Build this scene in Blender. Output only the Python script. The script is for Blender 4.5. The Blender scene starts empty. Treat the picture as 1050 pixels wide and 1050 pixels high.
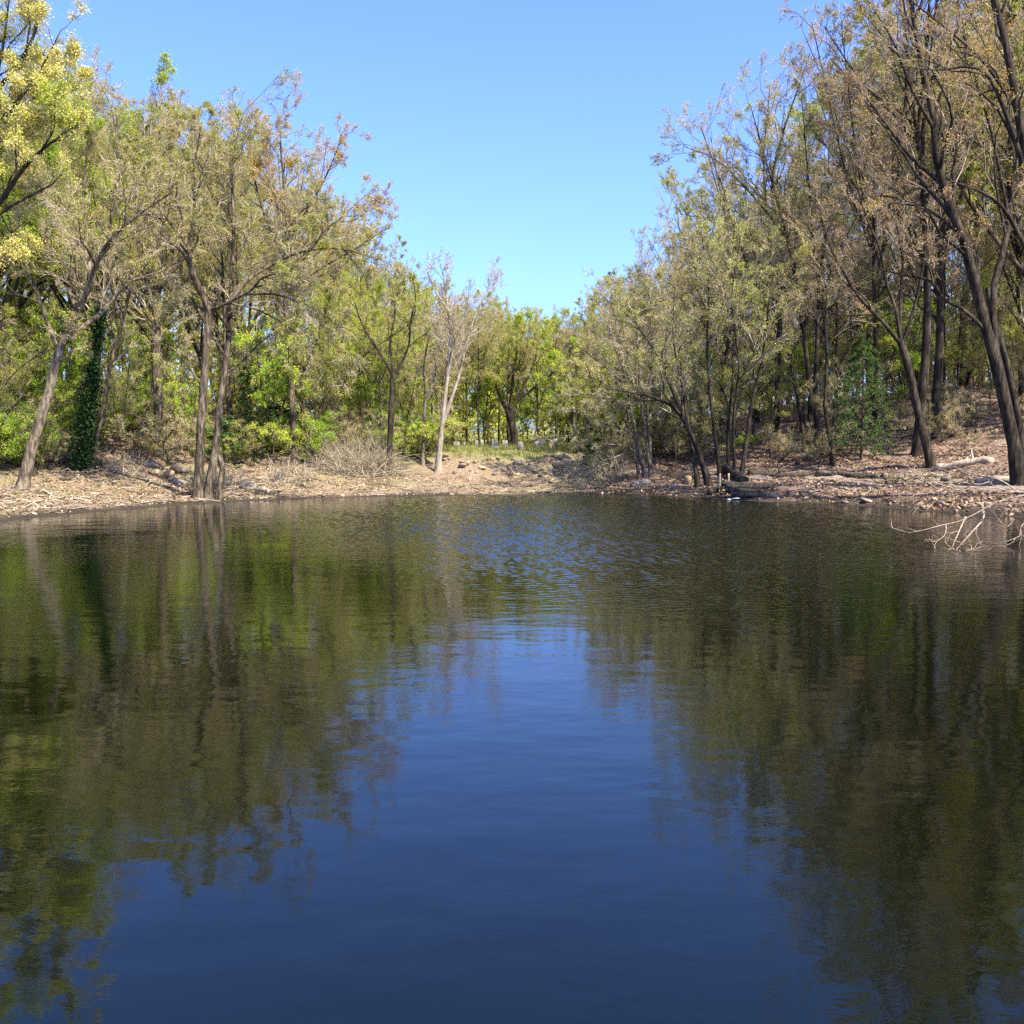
import bpy, math, zlib
import numpy as np

S = bpy.context.scene
COL = S.collection
RAD = math.radians
rng = np.random.default_rng(11)

# ---------------------------------------------------------------- camera
CAMH, F, HOR = 2.7, 1053.0, 450.0           # eye height, focal length in photo pixels, horizon row
TH = math.atan((525 - HOR) / F)
cam_d = bpy.data.cameras.new('camera')
cam_d.sensor_width = 36.0
cam_d.lens = 36.0 * F / 1050.0
cam_d.clip_end = 3000
cam_d.clip_start = 0.05
cam = bpy.data.objects.new('camera', cam_d)
COL.objects.link(cam)
cam.location = (0, 0, CAMH)
cam.rotation_euler = (math.pi / 2 - TH, 0, 0)
S.camera = cam

# ---------------------------------------------------------------- light
SUN_AZ, SUN_EL = RAD(134), RAD(51)          # azimuth clockwise from the view direction (+y): from the right, a little behind
w = bpy.data.worlds.new('World')
S.world = w
w.use_nodes = True
nt = w.node_tree
bg = nt.nodes['Background']
sky = nt.nodes.new('ShaderNodeTexSky')
sky.sky_type = 'NISHITA'
sky.sun_disc = False
sky.sun_elevation = SUN_EL
sky.sun_rotation = SUN_AZ
sky.air_density = 1.0
sky.dust_density = 1.8
sky.ozone_density = 6.0
grade = nt.nodes.new('ShaderNodeMix')          # the clear spring sky is a deeper blue than the model's
grade.data_type = 'RGBA'
grade.blend_type = 'MULTIPLY'
grade.inputs[0].default_value = 1
grade.inputs[7].default_value = (.9, 1.02, 1.5, 1)
nt.links.new(sky.outputs[0], grade.inputs[6])
nt.links.new(grade.outputs[2], bg.inputs[0])
bg.inputs[1].default_value = 0.112
sun_d = bpy.data.lights.new('sun', 'SUN')
sun_d.energy = 5.0
sun_d.angle = RAD(0.5)
sun_d.color = (1.0, 0.94, 0.8)
sun = bpy.data.objects.new('sun', sun_d)
COL.objects.link(sun)
sun.rotation_euler = (math.pi / 2 - SUN_EL, 0, math.pi - SUN_AZ)
sun.location = (40, -20, 60)
S.view_settings.view_transform = 'Standard'
S.view_settings.look = 'None'
S.view_settings.gamma = 1
S.view_settings.exposure = 1.35
cy = S.cycles
cy.max_bounces = 5
cy.diffuse_bounces = 2
cy.glossy_bounces = 3
cy.transmission_bounces = 3
cy.transparent_max_bounces = 4
cy.use_denoising = False

# ---------------------------------------------------------------- maths helpers
def ray(px, py):
    d = np.array([(px - 525) / F, 0, 0]) + np.array([0, math.cos(TH), -math.sin(TH)]) \
        + (525 - py) / F * np.array([0, math.sin(TH), math.cos(TH)])
    return d / d[1]

def at(px, py, D):
    """photo pixel -> the point at distance D in front of the camera"""
    return np.array([0, 0, CAMH]) + ray(px, py) * D

def norm(v):
    return v / (np.linalg.norm(v, axis=-1, keepdims=True) + 1e-9)

_perm = np.random.default_rng(5).random((256, 256))
def vnoise(x, y):
    xi, yi = np.floor(x).astype(int), np.floor(y).astype(int)
    fx, fy = x - xi, y - yi
    fx, fy = fx * fx * (3 - 2 * fx), fy * fy * (3 - 2 * fy)
    g = lambda a, b: _perm[a % 256, b % 256]
    return (g(xi, yi) * (1 - fx) + g(xi + 1, yi) * fx) * (1 - fy) + (g(xi, yi + 1) * (1 - fx) + g(xi + 1, yi + 1) * fx) * fy - .5

def fbm(x, y, n=3):
    return sum(vnoise(x * 2 ** k + 17 * k, y * 2 ** k + 5 * k) / 2 ** k for k in range(n))

# ---------------------------------------------------------------- terrain function
shore_px = [(-70, 541), (0, 535), (60, 529), (120, 523), (205, 516.5), (260, 513.5), (330, 511), (420, 509), (520, 508), (600, 506.5),
            (650, 507), (700, 510), (760, 513), (800, 515), (850, 516.5), (900, 520), (950, 524), (1000, 527), (1050, 531)]
SH = []
for px_, py_ in shore_px:
    r = ray(px_, py_)
    SH.append((np.array([0, 0, CAMH]) + r * (-CAMH / r[2]))[:2])
SH = [np.array(p) for p in ((2, 1.2), (-12, 1.5), (-22, 6), (-25, 14), (-25, 24))] + SH + \
     [np.array(p) for p in ((19.6, 30), (21, 23), (22, 14), (19, 6), (11, 1.6))]
SH = np.array(SH)

def shore_dist(x, y):
    """signed distance to the waterline, positive on land"""
    x, y = np.asarray(x, float), np.asarray(y, float)
    d = np.full(x.shape, 1e9)
    inside = np.zeros(x.shape, bool)
    n = len(SH)
    for i in range(n):
        a, b = SH[i], SH[(i + 1) % n]
        ab = b - a
        t = np.clip(((x - a[0]) * ab[0] + (y - a[1]) * ab[1]) / (ab @ ab), 0, 1)
        d = np.minimum(d, np.hypot(x - a[0] - t * ab[0], y - a[1] - t * ab[1]))
        c = ((a[1] > y) != (b[1] > y))
        xx = a[0] + (y - a[1]) * ab[0] / (ab[1] if abs(ab[1]) > 1e-9 else 1e-9)
        inside ^= c & (x < xx)
    return np.where(inside, -d, d)

# bank profiles: (distance from water -> height) at several bearings (photo columns)
PROF = {-100: ([0, 2, 7, 11, 14, 30, 60, 150], [0, .2, .75, 1.5, 2.3, 5.0, 9, 12]),
        150: ([0, 2, 7, 10, 13, 30, 60, 150], [0, .2, .7, 1.4, 2.1, 4.5, 8, 11]),
        290: ([0, 2, 7, 10, 14, 30, 60, 150], [0, .15, .6, 1.2, 2.0, 2.6, 5, 8]),
        400: ([0, 2, 7, 9.5, 12, 30, 60, 150], [0, .12, .5, 1.3, 2.0, 2.2, 2.6, 4]),
        500: ([0, 3, 7.5, 9, 11, 30, 60, 150], [0, .1, .42, 1.1, 1.85, 2.1, 2.3, 4]),
        590: ([0, 2, 6, 8, 10.5, 30, 60, 150], [0, .12, .55, 1.1, 1.85, 2.2, 3, 5]),
        700: ([0, 1, 3, 8, 12, 30, 60, 150], [0, .25, .65, 1.0, 1.4, 2.8, 4.2, 7]),
        850: ([0, 1, 3, 8, 10, 30, 60, 150], [0, .3, .65, .95, 1.4, 4.7, 6.6, 9]),
        1000: ([0, 1, 3, 8, 9.5, 30, 60, 150], [0, .3, .65, .95, 1.6, 5.7, 7.8, 10])}
PK = sorted(PROF)

def ground(x, y):
    x, y = np.asarray(x, float), np.asarray(y, float)
    s = shore_dist(x, y)
    u = np.where(y > 6, 525 + F * x / np.maximum(y, 6), np.where(x < 0, -100, 1000))
    u = np.clip(u, PK[0], PK[-1])
    z = np.zeros(x.shape)
    Z = [np.interp(s, *PROF[k]) for k in PK]
    for i in range(len(PK) - 1):
        t = np.clip((u - PK[i]) / (PK[i + 1] - PK[i]), 0, 1)
        t = t * t * (3 - 2 * t)
        m = (u >= PK[i]) & (u <= PK[i + 1])
        z = np.where(m, Z[i] * (1 - t) + Z[i + 1] * t, z)
    dam = np.interp(s, [0, 3, 8, 30], [0, .9, 1.1, 1.1])
    k = np.clip((y - 4) / 10, 0, 1)
    z = dam * (1 - k) + z * k
    amp = np.clip(s / 6, 0.06, 1)
    z = z + amp * (fbm(x * .35, y * .35) * .35 + fbm(x * 1.6 + 9, y * 1.6, 2) * .14)
    return np.where(s < 0, np.maximum(s * .22, -1.6), z)

def gz(x, y):
    return float(ground(np.array([x]), np.array([y]))[0])

def gp(px, py, lo=30., hi=140.):
    """where the photo's ray through a pixel meets the ground"""
    r = ray(px, py)
    D = np.arange(lo, hi, .15)
    z = CAMH + r[2] * D
    g = ground(r[0] * D, D)
    h = np.nonzero(z <= g)[0]
    d = D[h[0]] if len(h) else 60.
    return np.array([r[0] * d, d, gz(r[0] * d, d)])

# ---------------------------------------------------------------- mesh builder
class MB:
    def __init__(s):
        s.v, s.f, s.m, s.r, s.n = [], [], [], [], 0
    def add(s, v, f, mat=0, rnd=None):
        v = np.asarray(v, np.float32).reshape(-1, 3)
        f = np.asarray(f, np.int32).reshape(-1, 4)
        s.v.append(v)
        s.f.append(f + s.n)
        s.m.append(np.full(len(f), mat, np.int32))
        s.r.append(np.full(len(v), .5, np.float32) if rnd is None else np.asarray(rnd, np.float32))
        s.n += len(v)
    def tubes(s, P, R, sides=3, mat=0, cap=False):
        P, R = np.asarray(P, float), np.asarray(R, float)
        if P.ndim == 2:
            P, R = P[None], R[None]
        if len(P) == 0:
            return
        if cap:
            P = np.concatenate([P[:, :1], P, P[:, -1:]], 1)
            R = np.concatenate([R[:, :1] * .02, R, R[:, -1:] * .02], 1)
        N, K, _ = P.shape
        T = norm(np.gradient(P, axis=1)) if not cap else norm(np.concatenate([P[:, 2:3] - P[:, 1:2], np.gradient(P[:, 1:-1], axis=1), P[:, -2:-1] - P[:, -3:-2]], 1))
        d = norm(P[:, -1] - P[:, 0])
        ref = norm(np.cross(d, norm(rng.normal(size=(N, 3)))))[:, None]
        A = norm(np.cross(T, ref))
        B = np.cross(T, A)
        a = np.arange(sides) * 2 * math.pi / sides
        rv = R[:, :, None, None] * (1 + (rng.normal(size=(N, K, sides, 1)) * .075 if sides >= 9 else 0))
        V = P[:, :, None] + rv * (np.cos(a)[None, None, :, None] * A[:, :, None] + np.sin(a)[None, None, :, None] * B[:, :, None])
        n_, k_, j_ = np.meshgrid(np.arange(N), np.arange(K - 1), np.arange(sides), indexing='ij')
        jn = (j_ + 1) % sides
        base = n_ * K * sides
        f = np.stack([base + k_ * sides + j_, base + k_ * sides + jn, base + (k_ + 1) * sides + jn, base + (k_ + 1) * sides + j_], -1)
        rn = np.repeat(rng.random(N), K * sides)
        s.add(V, f, mat, rn)
    def leaves(s, C, size, mat=0, up=.3, aspect=.62):
        N = len(C)
        if not N:
            return
        nrm = norm(rng.normal(size=(N, 3)) + np.array([0, 0, up]))
        a = norm(np.cross(nrm, rng.normal(size=(N, 3))))
        b = np.cross(nrm, a)
        sz = size * rng.uniform(.6, 1.35, (N, 1))
        V = np.stack([C - a * sz, C - b * sz * aspect, C + a * sz, C + b * sz * aspect], 1)
        s.add(V, np.arange(4 * N).reshape(N, 4), mat, np.repeat(rng.random(N), 4))
    def build(s, name, mats, parent=None, smooth=True, origin=None):
        me = bpy.data.meshes.new(name)
        v = np.concatenate(s.v)
        f = np.concatenate(s.f)
        if origin is not None:
            v = v - np.asarray(origin, np.float32)
        me.vertices.add(len(v))
        me.vertices.foreach_set('co', np.ascontiguousarray(v, np.float32).ravel())
        me.loops.add(f.size)
        me.loops.foreach_set('vertex_index', np.ascontiguousarray(f).ravel())
        me.polygons.add(len(f))
        me.polygons.foreach_set('loop_start', np.arange(0, f.size, 4, dtype=np.int32))
        me.polygons.foreach_set('material_index', np.concatenate(s.m))
        if smooth:
            me.polygons.foreach_set('use_smooth', np.ones(len(f), bool))
        at_ = me.attributes.new('rnd', 'FLOAT', 'POINT')
        at_.data.foreach_set('value', np.concatenate(s.r))
        for m in (mats if isinstance(mats, (list, tuple)) else [mats]):
            me.materials.append(m)
        me.update()
        o = bpy.data.objects.new(name, me)
        COL.objects.link(o)
        if parent is not None:
            o.parent = parent
        if origin is not None and parent is None:
            o.location = [float(c) for c in origin]
        return o

def tag(o, label=None, cat=None, group=None, kind=None):
    for k, v in (('label', label), ('category', cat), ('group', group), ('kind', kind)):
        if v:
            o[k] = v
    return o

def empty(name, loc=(0, 0, 0), rz=0.):
    o = bpy.data.objects.new(name, None)
    COL.objects.link(o)
    o.location = [float(c) for c in loc]
    o.rotation_euler = (0, 0, rz)
    o.empty_display_size = .3
    return o

def copy_tree(o, parent=None):
    c = o.copy()
    COL.objects.link(c)
    if parent is not None:
        c.parent = parent
    for ch in list(o.children):
        copy_tree(ch, c)
    return c

# ---------------------------------------------------------------- materials
def new_mat(name):
    m = bpy.data.materials.new(name)
    m.use_nodes = True
    n = m.node_tree
    n.nodes.clear()
    out = n.nodes.new('ShaderNodeOutputMaterial')
    return m, n, out

def ramp(n, fac, stops, interp='LINEAR'):
    r = n.nodes.new('ShaderNodeValToRGB')
    r.color_ramp.interpolation = interp
    el = r.color_ramp.elements
    while len(el) < len(stops):
        el.new(.5)
    for e, (p, c) in zip(el, stops):
        e.position = p
        e.color = (*c, 1)
    n.links.new(fac, r.inputs[0])
    return r.outputs[0]

def noise(n, scale, detail=4, vec=None, rough=.6):
    t = n.nodes.new('ShaderNodeTexNoise')
    t.inputs['Scale'].default_value = scale
    t.inputs['Detail'].default_value = detail
    t.inputs['Roughness'].default_value = rough
    if vec is not None:
        n.links.new(vec, t.inputs['Vector'])
    return t.outputs[0]

def mth(n, op, a, b=None, clamp=False):
    x = n.nodes.new('ShaderNodeMath')
    x.operation = op
    x.use_clamp = clamp
    for i, q in enumerate((a, b)):
        if q is None:
            continue
        if isinstance(q, (int, float)):
            x.inputs[i].default_value = q
        else:
            n.links.new(q, x.inputs[i])
    return x.outputs[0]

def mixc(n, fac, a, b):
    x = n.nodes.new('ShaderNodeMix')
    x.data_type = 'RGBA'
    for i, q in ((0, fac), (6, a), (7, b)):
        if isinstance(q, (int, float)):
            x.inputs[i].default_value = q
        elif isinstance(q, tuple):
            x.inputs[i].default_value = (*q, 1)
        else:
            n.links.new(q, x.inputs[i])
    return x.outputs[2]

def attr(n, name):
    a = n.nodes.new('ShaderNodeAttribute')
    a.attribute_name = name
    return a.outputs['Fac']

def leaf_mat(name, c0, c1, c2, trans=.42):
    m, n, out = new_mat(name)
    oi = n.nodes.new('ShaderNodeObjectInfo')
    r = mth(n, 'ADD', mth(n, 'MULTIPLY', attr(n, 'rnd'), .75), mth(n, 'MULTIPLY', oi.outputs['Random'], .25))
    c = ramp(n, r, [(0.05, c0), (.5, c1), (.95, c2)])
    d = n.nodes.new('ShaderNodeBsdfDiffuse')
    t = n.nodes.new('ShaderNodeBsdfTranslucent')
    n.links.new(c, d.inputs[0])
    n.links.new(c, t.inputs[0])
    mx = n.nodes.new('ShaderNodeMixShader')
    mx.inputs[0].default_value = trans
    n.links.new(d.outputs[0], mx.inputs[1])
    n.links.new(t.outputs[0], mx.inputs[2])
    n.links.new(mx.outputs[0], out.inputs[0])
    return m

def bark_mat(name, c0, c1, c2, scale=3., stretch=.22, bump=.5):
    m, n, out = new_mat(name)
    tc = n.nodes.new('ShaderNodeTexCoord')
    mp = n.nodes.new('ShaderNodeMapping')
    mp.inputs['Scale'].default_value = (1, 1, stretch)
    n.links.new(tc.outputs['Object'], mp.inputs[0])
    a = noise(n, scale * 3, 6, mp.outputs[0], .7)
    b = noise(n, .6, 3, tc.outputs['Object'])
    fac = mth(n, 'ADD', mth(n, 'MULTIPLY', a, .7), mth(n, 'MULTIPLY', b, .35))
    c = ramp(n, fac, [(.4, c0), (.51, c1), (.64, c2)])
    p = n.nodes.new('ShaderNodeBsdfPrincipled')
    p.inputs['Roughness'].default_value = .9
    p.inputs['Specular IOR Level'].default_value = .15
    n.links.new(c, p.inputs['Base Color'])
    bp = n.nodes.new('ShaderNodeBump')
    bp.inputs['Strength'].default_value = bump
    bp.inputs['Distance'].default_value = .06
    n.links.new(a, bp.inputs['Height'])
    n.links.new(bp.outputs[0], p.inputs['Normal'])
    n.links.new(p.outputs[0], out.inputs[0])
    return m

def twig_mat(name, c0, c1):
    m, n, out = new_mat(name)
    d = n.nodes.new('ShaderNodeBsdfDiffuse')
    n.links.new(ramp(n, attr(n, 'rnd'), [(0, c0), (1, c1)]), d.inputs[0])
    n.links.new(d.outputs[0], out.inputs[0])
    return m

M = {}
M['bark'] = bark_mat('bark_brown', (.016, .011, .007), (.062, .046, .029), (.23, .178, .115))
M['bark_dark'] = bark_mat('bark_dark', (.008, .006, .004), (.028, .021, .014), (.09, .068, .045))
M['bark_pale'] = bark_mat('bark_pale', (.1, .08, .06), (.26, .215, .16), (.42, .36, .28))
M['bark_grey'] = bark_mat('bark_grey', (.022, .016, .011), (.095, .073, .048), (.3, .24, .16))
M['wood_tan'] = bark_mat('dead_wood', (.12, .08, .05), (.3, .22, .15), (.46, .36, .26))
M['wood_dark'] = bark_mat('wet_wood', (.012, .01, .008), (.035, .028, .022), (.09, .07, .05))
M['twig'] = twig_mat('twig_tan', (.19, .15, .095), (.52, .43, .29))
M['twig_dark'] = twig_mat('twig_brown', (.13, .095, .06), (.45, .35, .235))
M['twig_pale'] = twig_mat('twig_pale', (.3, .25, .2), (.52, .45, .37))
M['yellow'] = leaf_mat('blossom_yellow', (.46, .41, .075), (.66, .59, .15), (.78, .72, .31), .4)
M['green'] = leaf_mat('leaf_fresh_green', (.14, .25, .012), (.28, .43, .03), (.45, .56, .08), .5)
M['lime'] = leaf_mat('leaf_yellow_green', (.28, .35, .02), (.46, .52, .05), (.62, .63, .13), .45)
M['olive'] = leaf_mat('leaf_olive', (.22, .23, .03), (.39, .39, .065), (.54, .52, .14), .5)
M['tan'] = leaf_mat('bud_tan', (.29, .23, .05), (.52, .43, .11), (.66, .58, .21), .5)
M['orange'] = leaf_mat('bud_orange', (.38, .22, .03), (.57, .38, .08), (.63, .52, .16), .5)
M['rust'] = leaf_mat('bud_rust', (.36, .18, .06), (.6, .36, .16), (.66, .52, .29), .5)
M['needle'] = leaf_mat('needle_green', (.03, .06, .014), (.07, .125, .03), (.16, .24, .065), .25)
M['ivy'] = leaf_mat('ivy_green', (.012, .03, .01), (.025, .06, .018), (.07, .12, .04), .2)
M['grass'] = leaf_mat('grass_green', (.1, .12, .025), (.19, .2, .05), (.33, .29, .12), .4)
M['litter'] = leaf_mat('litter_brown', (.07, .042, .025), (.28, .175, .105), (.56, .41, .27), .15)
M['gravel'] = leaf_mat('gravel_tan', (.1, .07, .045), (.3, .22, .14), (.56, .46, .33), .0)
M['stone'] = bark_mat('stone_grey', (.07, .056, .04), (.2, .16, .115), (.34, .28, .21), 1.2, 1., .4)
M['stone_tan'] = bark_mat('stone_tan', (.11, .075, .042), (.29, .205, .12), (.42, .32, .205), 1.2, 1., .4)
M['marble'] = bark_mat('gravestone_pale', (.09, .086, .075), (.2, .19, .165), (.33, .315, .28), 1.0, 1., .1)
M['white'] = bark_mat('white_plastic', (.5, .5, .5), (.62, .62, .61), (.7, .7, .7), 1., 1., .1)

def ground_mat():
    m, n, out = new_mat('forest_floor')
    tc = n.nodes.new('ShaderNodeTexCoord')
    v = tc.outputs['Object']
    fine = noise(n, 9, 6, v, .75)
    mid = noise(n, 1.3, 5, v, .65)
    big = noise(n, .3, 3, v)
    sand = ramp(n, fine, [(.3, (.08, .054, .032)), (.48, (.22, .155, .093)), (.68, (.4, .3, .19))])
    sand = mixc(n, ramp(n, mid, [(.5, (0, 0, 0)), (.68, (.75, .75, .75))]), sand, (.13, .088, .052))
    sand = mixc(n, ramp(n, big, [(.5, (0, 0, 0)), (.66, (.55, .55, .55))]), sand, (.27, .25, .1))
    lit = ramp(n, fine, [(.3, (.055, .035, .025)), (.46, (.2, .13, .09)), (.6, (.33, .23, .16)), (.75, (.5, .38, .28))])
    lit = mixc(n, ramp(n, mid, [(.45, (0, 0, 0)), (.65, (.7, .7, .7))]), lit, (.1, .068, .047))
    gr = ramp(n, fine, [(.3, (.1, .1, .03)), (.5, (.2, .2, .06)), (.7, (.33, .29, .13))])
    path = ramp(n, fine, [(.3, (.13, .095, .065)), (.5, (.26, .2, .145)), (.7, (.36, .29, .215))])
    c = mixc(n, attr(n, 'litter'), sand, lit)
    c = mixc(n, attr(n, 'path'), c, path)
    c = mixc(n, attr(n, 'grass'), c, gr)
    c = mixc(n, attr(n, 'wet'), c, (.045, .035, .024))
    p = n.nodes.new('ShaderNodeBsdfPrincipled')
    p.inputs['Roughness'].default_value = .95
    p.inputs['Specular IOR Level'].default_value = .1
    n.links.new(c, p.inputs['Base Color'])
    bp = n.nodes.new('ShaderNodeBump')
    bp.inputs['Strength'].default_value = .8
    bp.inputs['Distance'].default_value = .12
    n.links.new(mth(n, 'ADD', fine, mid), bp.inputs['Height'])
    n.links.new(bp.outputs[0], p.inputs['Normal'])
    n.links.new(p.outputs[0], out.inputs[0])
    return m
M['ground'] = ground_mat()

def water_mat():
    m, n, out = new_mat('pond_water')
    tc = n.nodes.new('ShaderNodeTexCoord')
    v = tc.outputs['Object']
    mp = n.nodes.new('ShaderNodeMapping')
    mp.inputs['Scale'].default_value = (.75, 1.25, 1)
    n.links.new(v, mp.inputs[0])
    h1 = noise(n, 3.6, 4, mp.outputs[0], .6)        # breeze ripples
    h2 = noise(n, 1.1, 2, mp.outputs[0], .5)        # slow undulation
    h3 = noise(n, .16, 2, v)                        # patches of breeze
    gust = ramp(n, h3, [(.38, (.25, .25, .25)), (.62, (1, 1, 1))])
    sx = n.nodes.new('ShaderNodeSeparateXYZ')
    n.links.new(v, sx.inputs[0])
    # the breeze reaches the open far end; the water close to the dam is calmer
    far = n.nodes.new('ShaderNodeMapRange')
    far.inputs[1].default_value, far.inputs[2].default_value = 8, 30
    far.inputs[3].default_value, far.inputs[4].default_value = .3, .8
    n.links.new(sx.outputs[1], far.inputs[0])
    # a breeze patch over the middle of the far half
    dx_ = mth(n, 'DIVIDE', mth(n, 'SUBTRACT', sx.outputs[0], 2.5), 9.)
    dy_ = mth(n, 'DIVIDE', mth(n, 'SUBTRACT', sx.outputs[1], 40.), 17.)
    rr_ = mth(n, 'ADD', mth(n, 'MULTIPLY', dx_, dx_), mth(n, 'MULTIPLY', dy_, dy_))
    rr_ = mth(n, 'ADD', rr_, mth(n, 'MULTIPLY', mth(n, 'SUBTRACT', h3, .5), 2.2))
    patch = mth(n, 'MULTIPLY', mth(n, 'SUBTRACT', 1.35, rr_, True), 1.2)
    amp = mth(n, 'ADD', mth(n, 'MULTIPLY', gust, far.outputs[0]), patch)
    h = mth(n, 'ADD', mth(n, 'MULTIPLY', mth(n, 'MULTIPLY', h1, amp), .011), mth(n, 'MULTIPLY', h2, .009))
    bp = n.nodes.new('ShaderNodeBump')
    bp.inputs['Strength'].default_value = 1.
    bp.inputs['Distance'].default_value = 1.
    n.links.new(h, bp.inputs['Height'])
    p = n.nodes.new('ShaderNodeBsdfPrincipled')
    p.inputs['Base Color'].default_value = (.0026, .0034, .0007, 1)
    p.inputs['Roughness'].default_value = .03
    p.inputs['IOR'].default_value = 1.45
    p.inputs['Specular Tint'].default_value = (.25, .74, 1, 1)
    n.links.new(bp.outputs[0], p.inputs['Normal'])
    n.links.new(p.outputs[0], out.inputs[0])
    return m
M['water'] = water_mat()

# ---------------------------------------------------------------- ground sheet and water
def axis(segs):
    a = []
    for lo, hi, st in segs:
        a.append(np.arange(lo, hi, st))
    return np.concatenate(a + [np.array([segs[-1][1]])])
gx = axis([(-900, -200, 100), (-200, -70, 10), (-70, -34, 1.5), (-34, 34, .3), (34, 70, 1.5), (70, 200, 10), (200, 900, 100)])
gy = axis([(-300, -40, 40), (-40, 0, 4), (0, 28, 1.0), (28, 74, .3), (74, 110, 1.5), (110, 250, 10), (250, 1500, 125)])
X, Y = np.meshgrid(gx, gy)
SD = shore_dist(X.ravel(), Y.ravel())
Z = ground(X.ravel(), Y.ravel())
U = 525 + F * X.ravel() / np.maximum(Y.ravel(), 6)
nx, ny = len(gx), len(gy)
i_, j_ = np.meshgrid(np.arange(nx - 1), np.arange(ny - 1))
fq = np.stack([j_ * nx + i_, j_ * nx + i_ + 1, (j_ + 1) * nx + i_ + 1, (j_ + 1) * nx + i_], -1).reshape(-1, 4)
mb = MB()
mb.add(np.stack([X.ravel(), Y.ravel(), Z], -1), fq)
go = mb.build('ground', M['ground'])
tag(go, 'sandy and leaf strewn banks rising into the woods around the pond', kind='structure')
def smooth(a, b, x):
    t = np.clip((x - a) / (b - a), 0, 1)
    return t * t * (3 - 2 * t)
nz = fbm(X.ravel() * .5, Y.ravel() * .5) * 3
m_lit = np.maximum(smooth(600, 690, U + nz * 20), smooth(9, 13, SD + nz) * (1 - smooth(260, 340, U)))
m_gr = smooth(9.2, 11, SD + nz * .5) * smooth(300, 380, U) * (1 - smooth(610, 660, U))
m_path = smooth(3.6, 4.6, SD + nz * .3) * (1 - smooth(7.6, 8.8, SD + nz * .3)) * smooth(690, 740, U)
m_wet = 1 - smooth(.4, 1.9, SD + nz * .4)
for nm, arr in (('litter', m_lit), ('grass', m_gr), ('path', m_path), ('wet', m_wet * .95)):
    a = go.data.attributes.new(nm, 'FLOAT', 'POINT')
    a.data.foreach_set('value', arr.astype(np.float32))
mb = MB()
wx = axis([(-60, -28, 8), (-28, -14, .5), (-14, 18, .036), (18, 28, .5), (28, 60, 8)])
wy = axis([(-3, 14, .5), (14, 52, .04), (52, 75, 4)])
WX, WY = np.meshgrid(wx, wy)
q_ = ((WX - 2.5) / 9.5) ** 2 + ((WY - 40) / 18) ** 2 + fbm(WX * .3, WY * .12) * 1.0
wmask = np.clip((1.9 - q_) / 1.5, 0, 1)
wr = np.random.default_rng(3)
H = np.zeros(WX.shape)
for _ in range(54):                             # breeze waves: many small wave trains running mostly towards the dam
    lam = wr.uniform(.11, .3)
    th_ = wr.normal() * .75 + math.pi / 2
    kx, ky = math.cos(th_) * 2 * math.pi / lam, math.sin(th_) * 2 * math.pi / lam
    H += lam * np.sin(WX * kx + WY * ky + wr.uniform(0, 6.28))
H *= .105 * math.sqrt(2 / 54) / (2 * math.pi)      # root mean square slope about 0.105
H *= wmask
iw, jw = np.meshgrid(np.arange(len(wx) - 1), np.arange(len(wy) - 1))
nw = len(wx)
mb.add(np.stack([WX.ravel(), WY.ravel(), H.ravel()], -1), np.stack([jw * nw + iw, jw * nw + iw + 1, (jw + 1) * nw + iw + 1, (jw + 1) * nw + iw], -1).reshape(-1, 4))
wo = mb.build('water', M['water'])
tag(wo, 'still brown green pond rippled at its far end', kind='structure')

# ---------------------------------------------------------------- tree generator
def crom(pts, K):
    """smooth curve through points"""
    p = np.asarray(pts, float)
    if len(p) == 2:
        t = np.linspace(0, 1, K)[:, None]
        return p[0] * (1 - t) + p[1] * t
    q = np.vstack([2 * p[0] - p[1], p, 2 * p[-1] - p[-2]])
    seg = np.linalg.norm(np.diff(p, axis=0), axis=1)
    cum = np.concatenate([[0], np.cumsum(seg)])
    out = []
    for s in np.linspace(0, cum[-1], K):
        i = min(np.searchsorted(cum, s, 'right') - 1, len(p) - 2)
        t = (s - cum[i]) / max(seg[i], 1e-6)
        a, b, c, d = q[i:i + 4]
        out.append(.5 * ((2 * b) + (c - a) * t + (2 * a - 5 * b + 4 * c - d) * t * t + (3 * b - a - 3 * c + d) * t ** 3))
    return np.array(out)

def lerp_poly(P, idx, t):
    K = P.shape[1]
    f = np.clip(t, 0, .9999) * (K - 1)
    i = f.astype(int)
    fr = f - i
    if P.ndim == 3:
        fr = fr[:, None]
    return P[idx, i] * (1 - fr) + P[idx, i + 1] * fr, i

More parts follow.
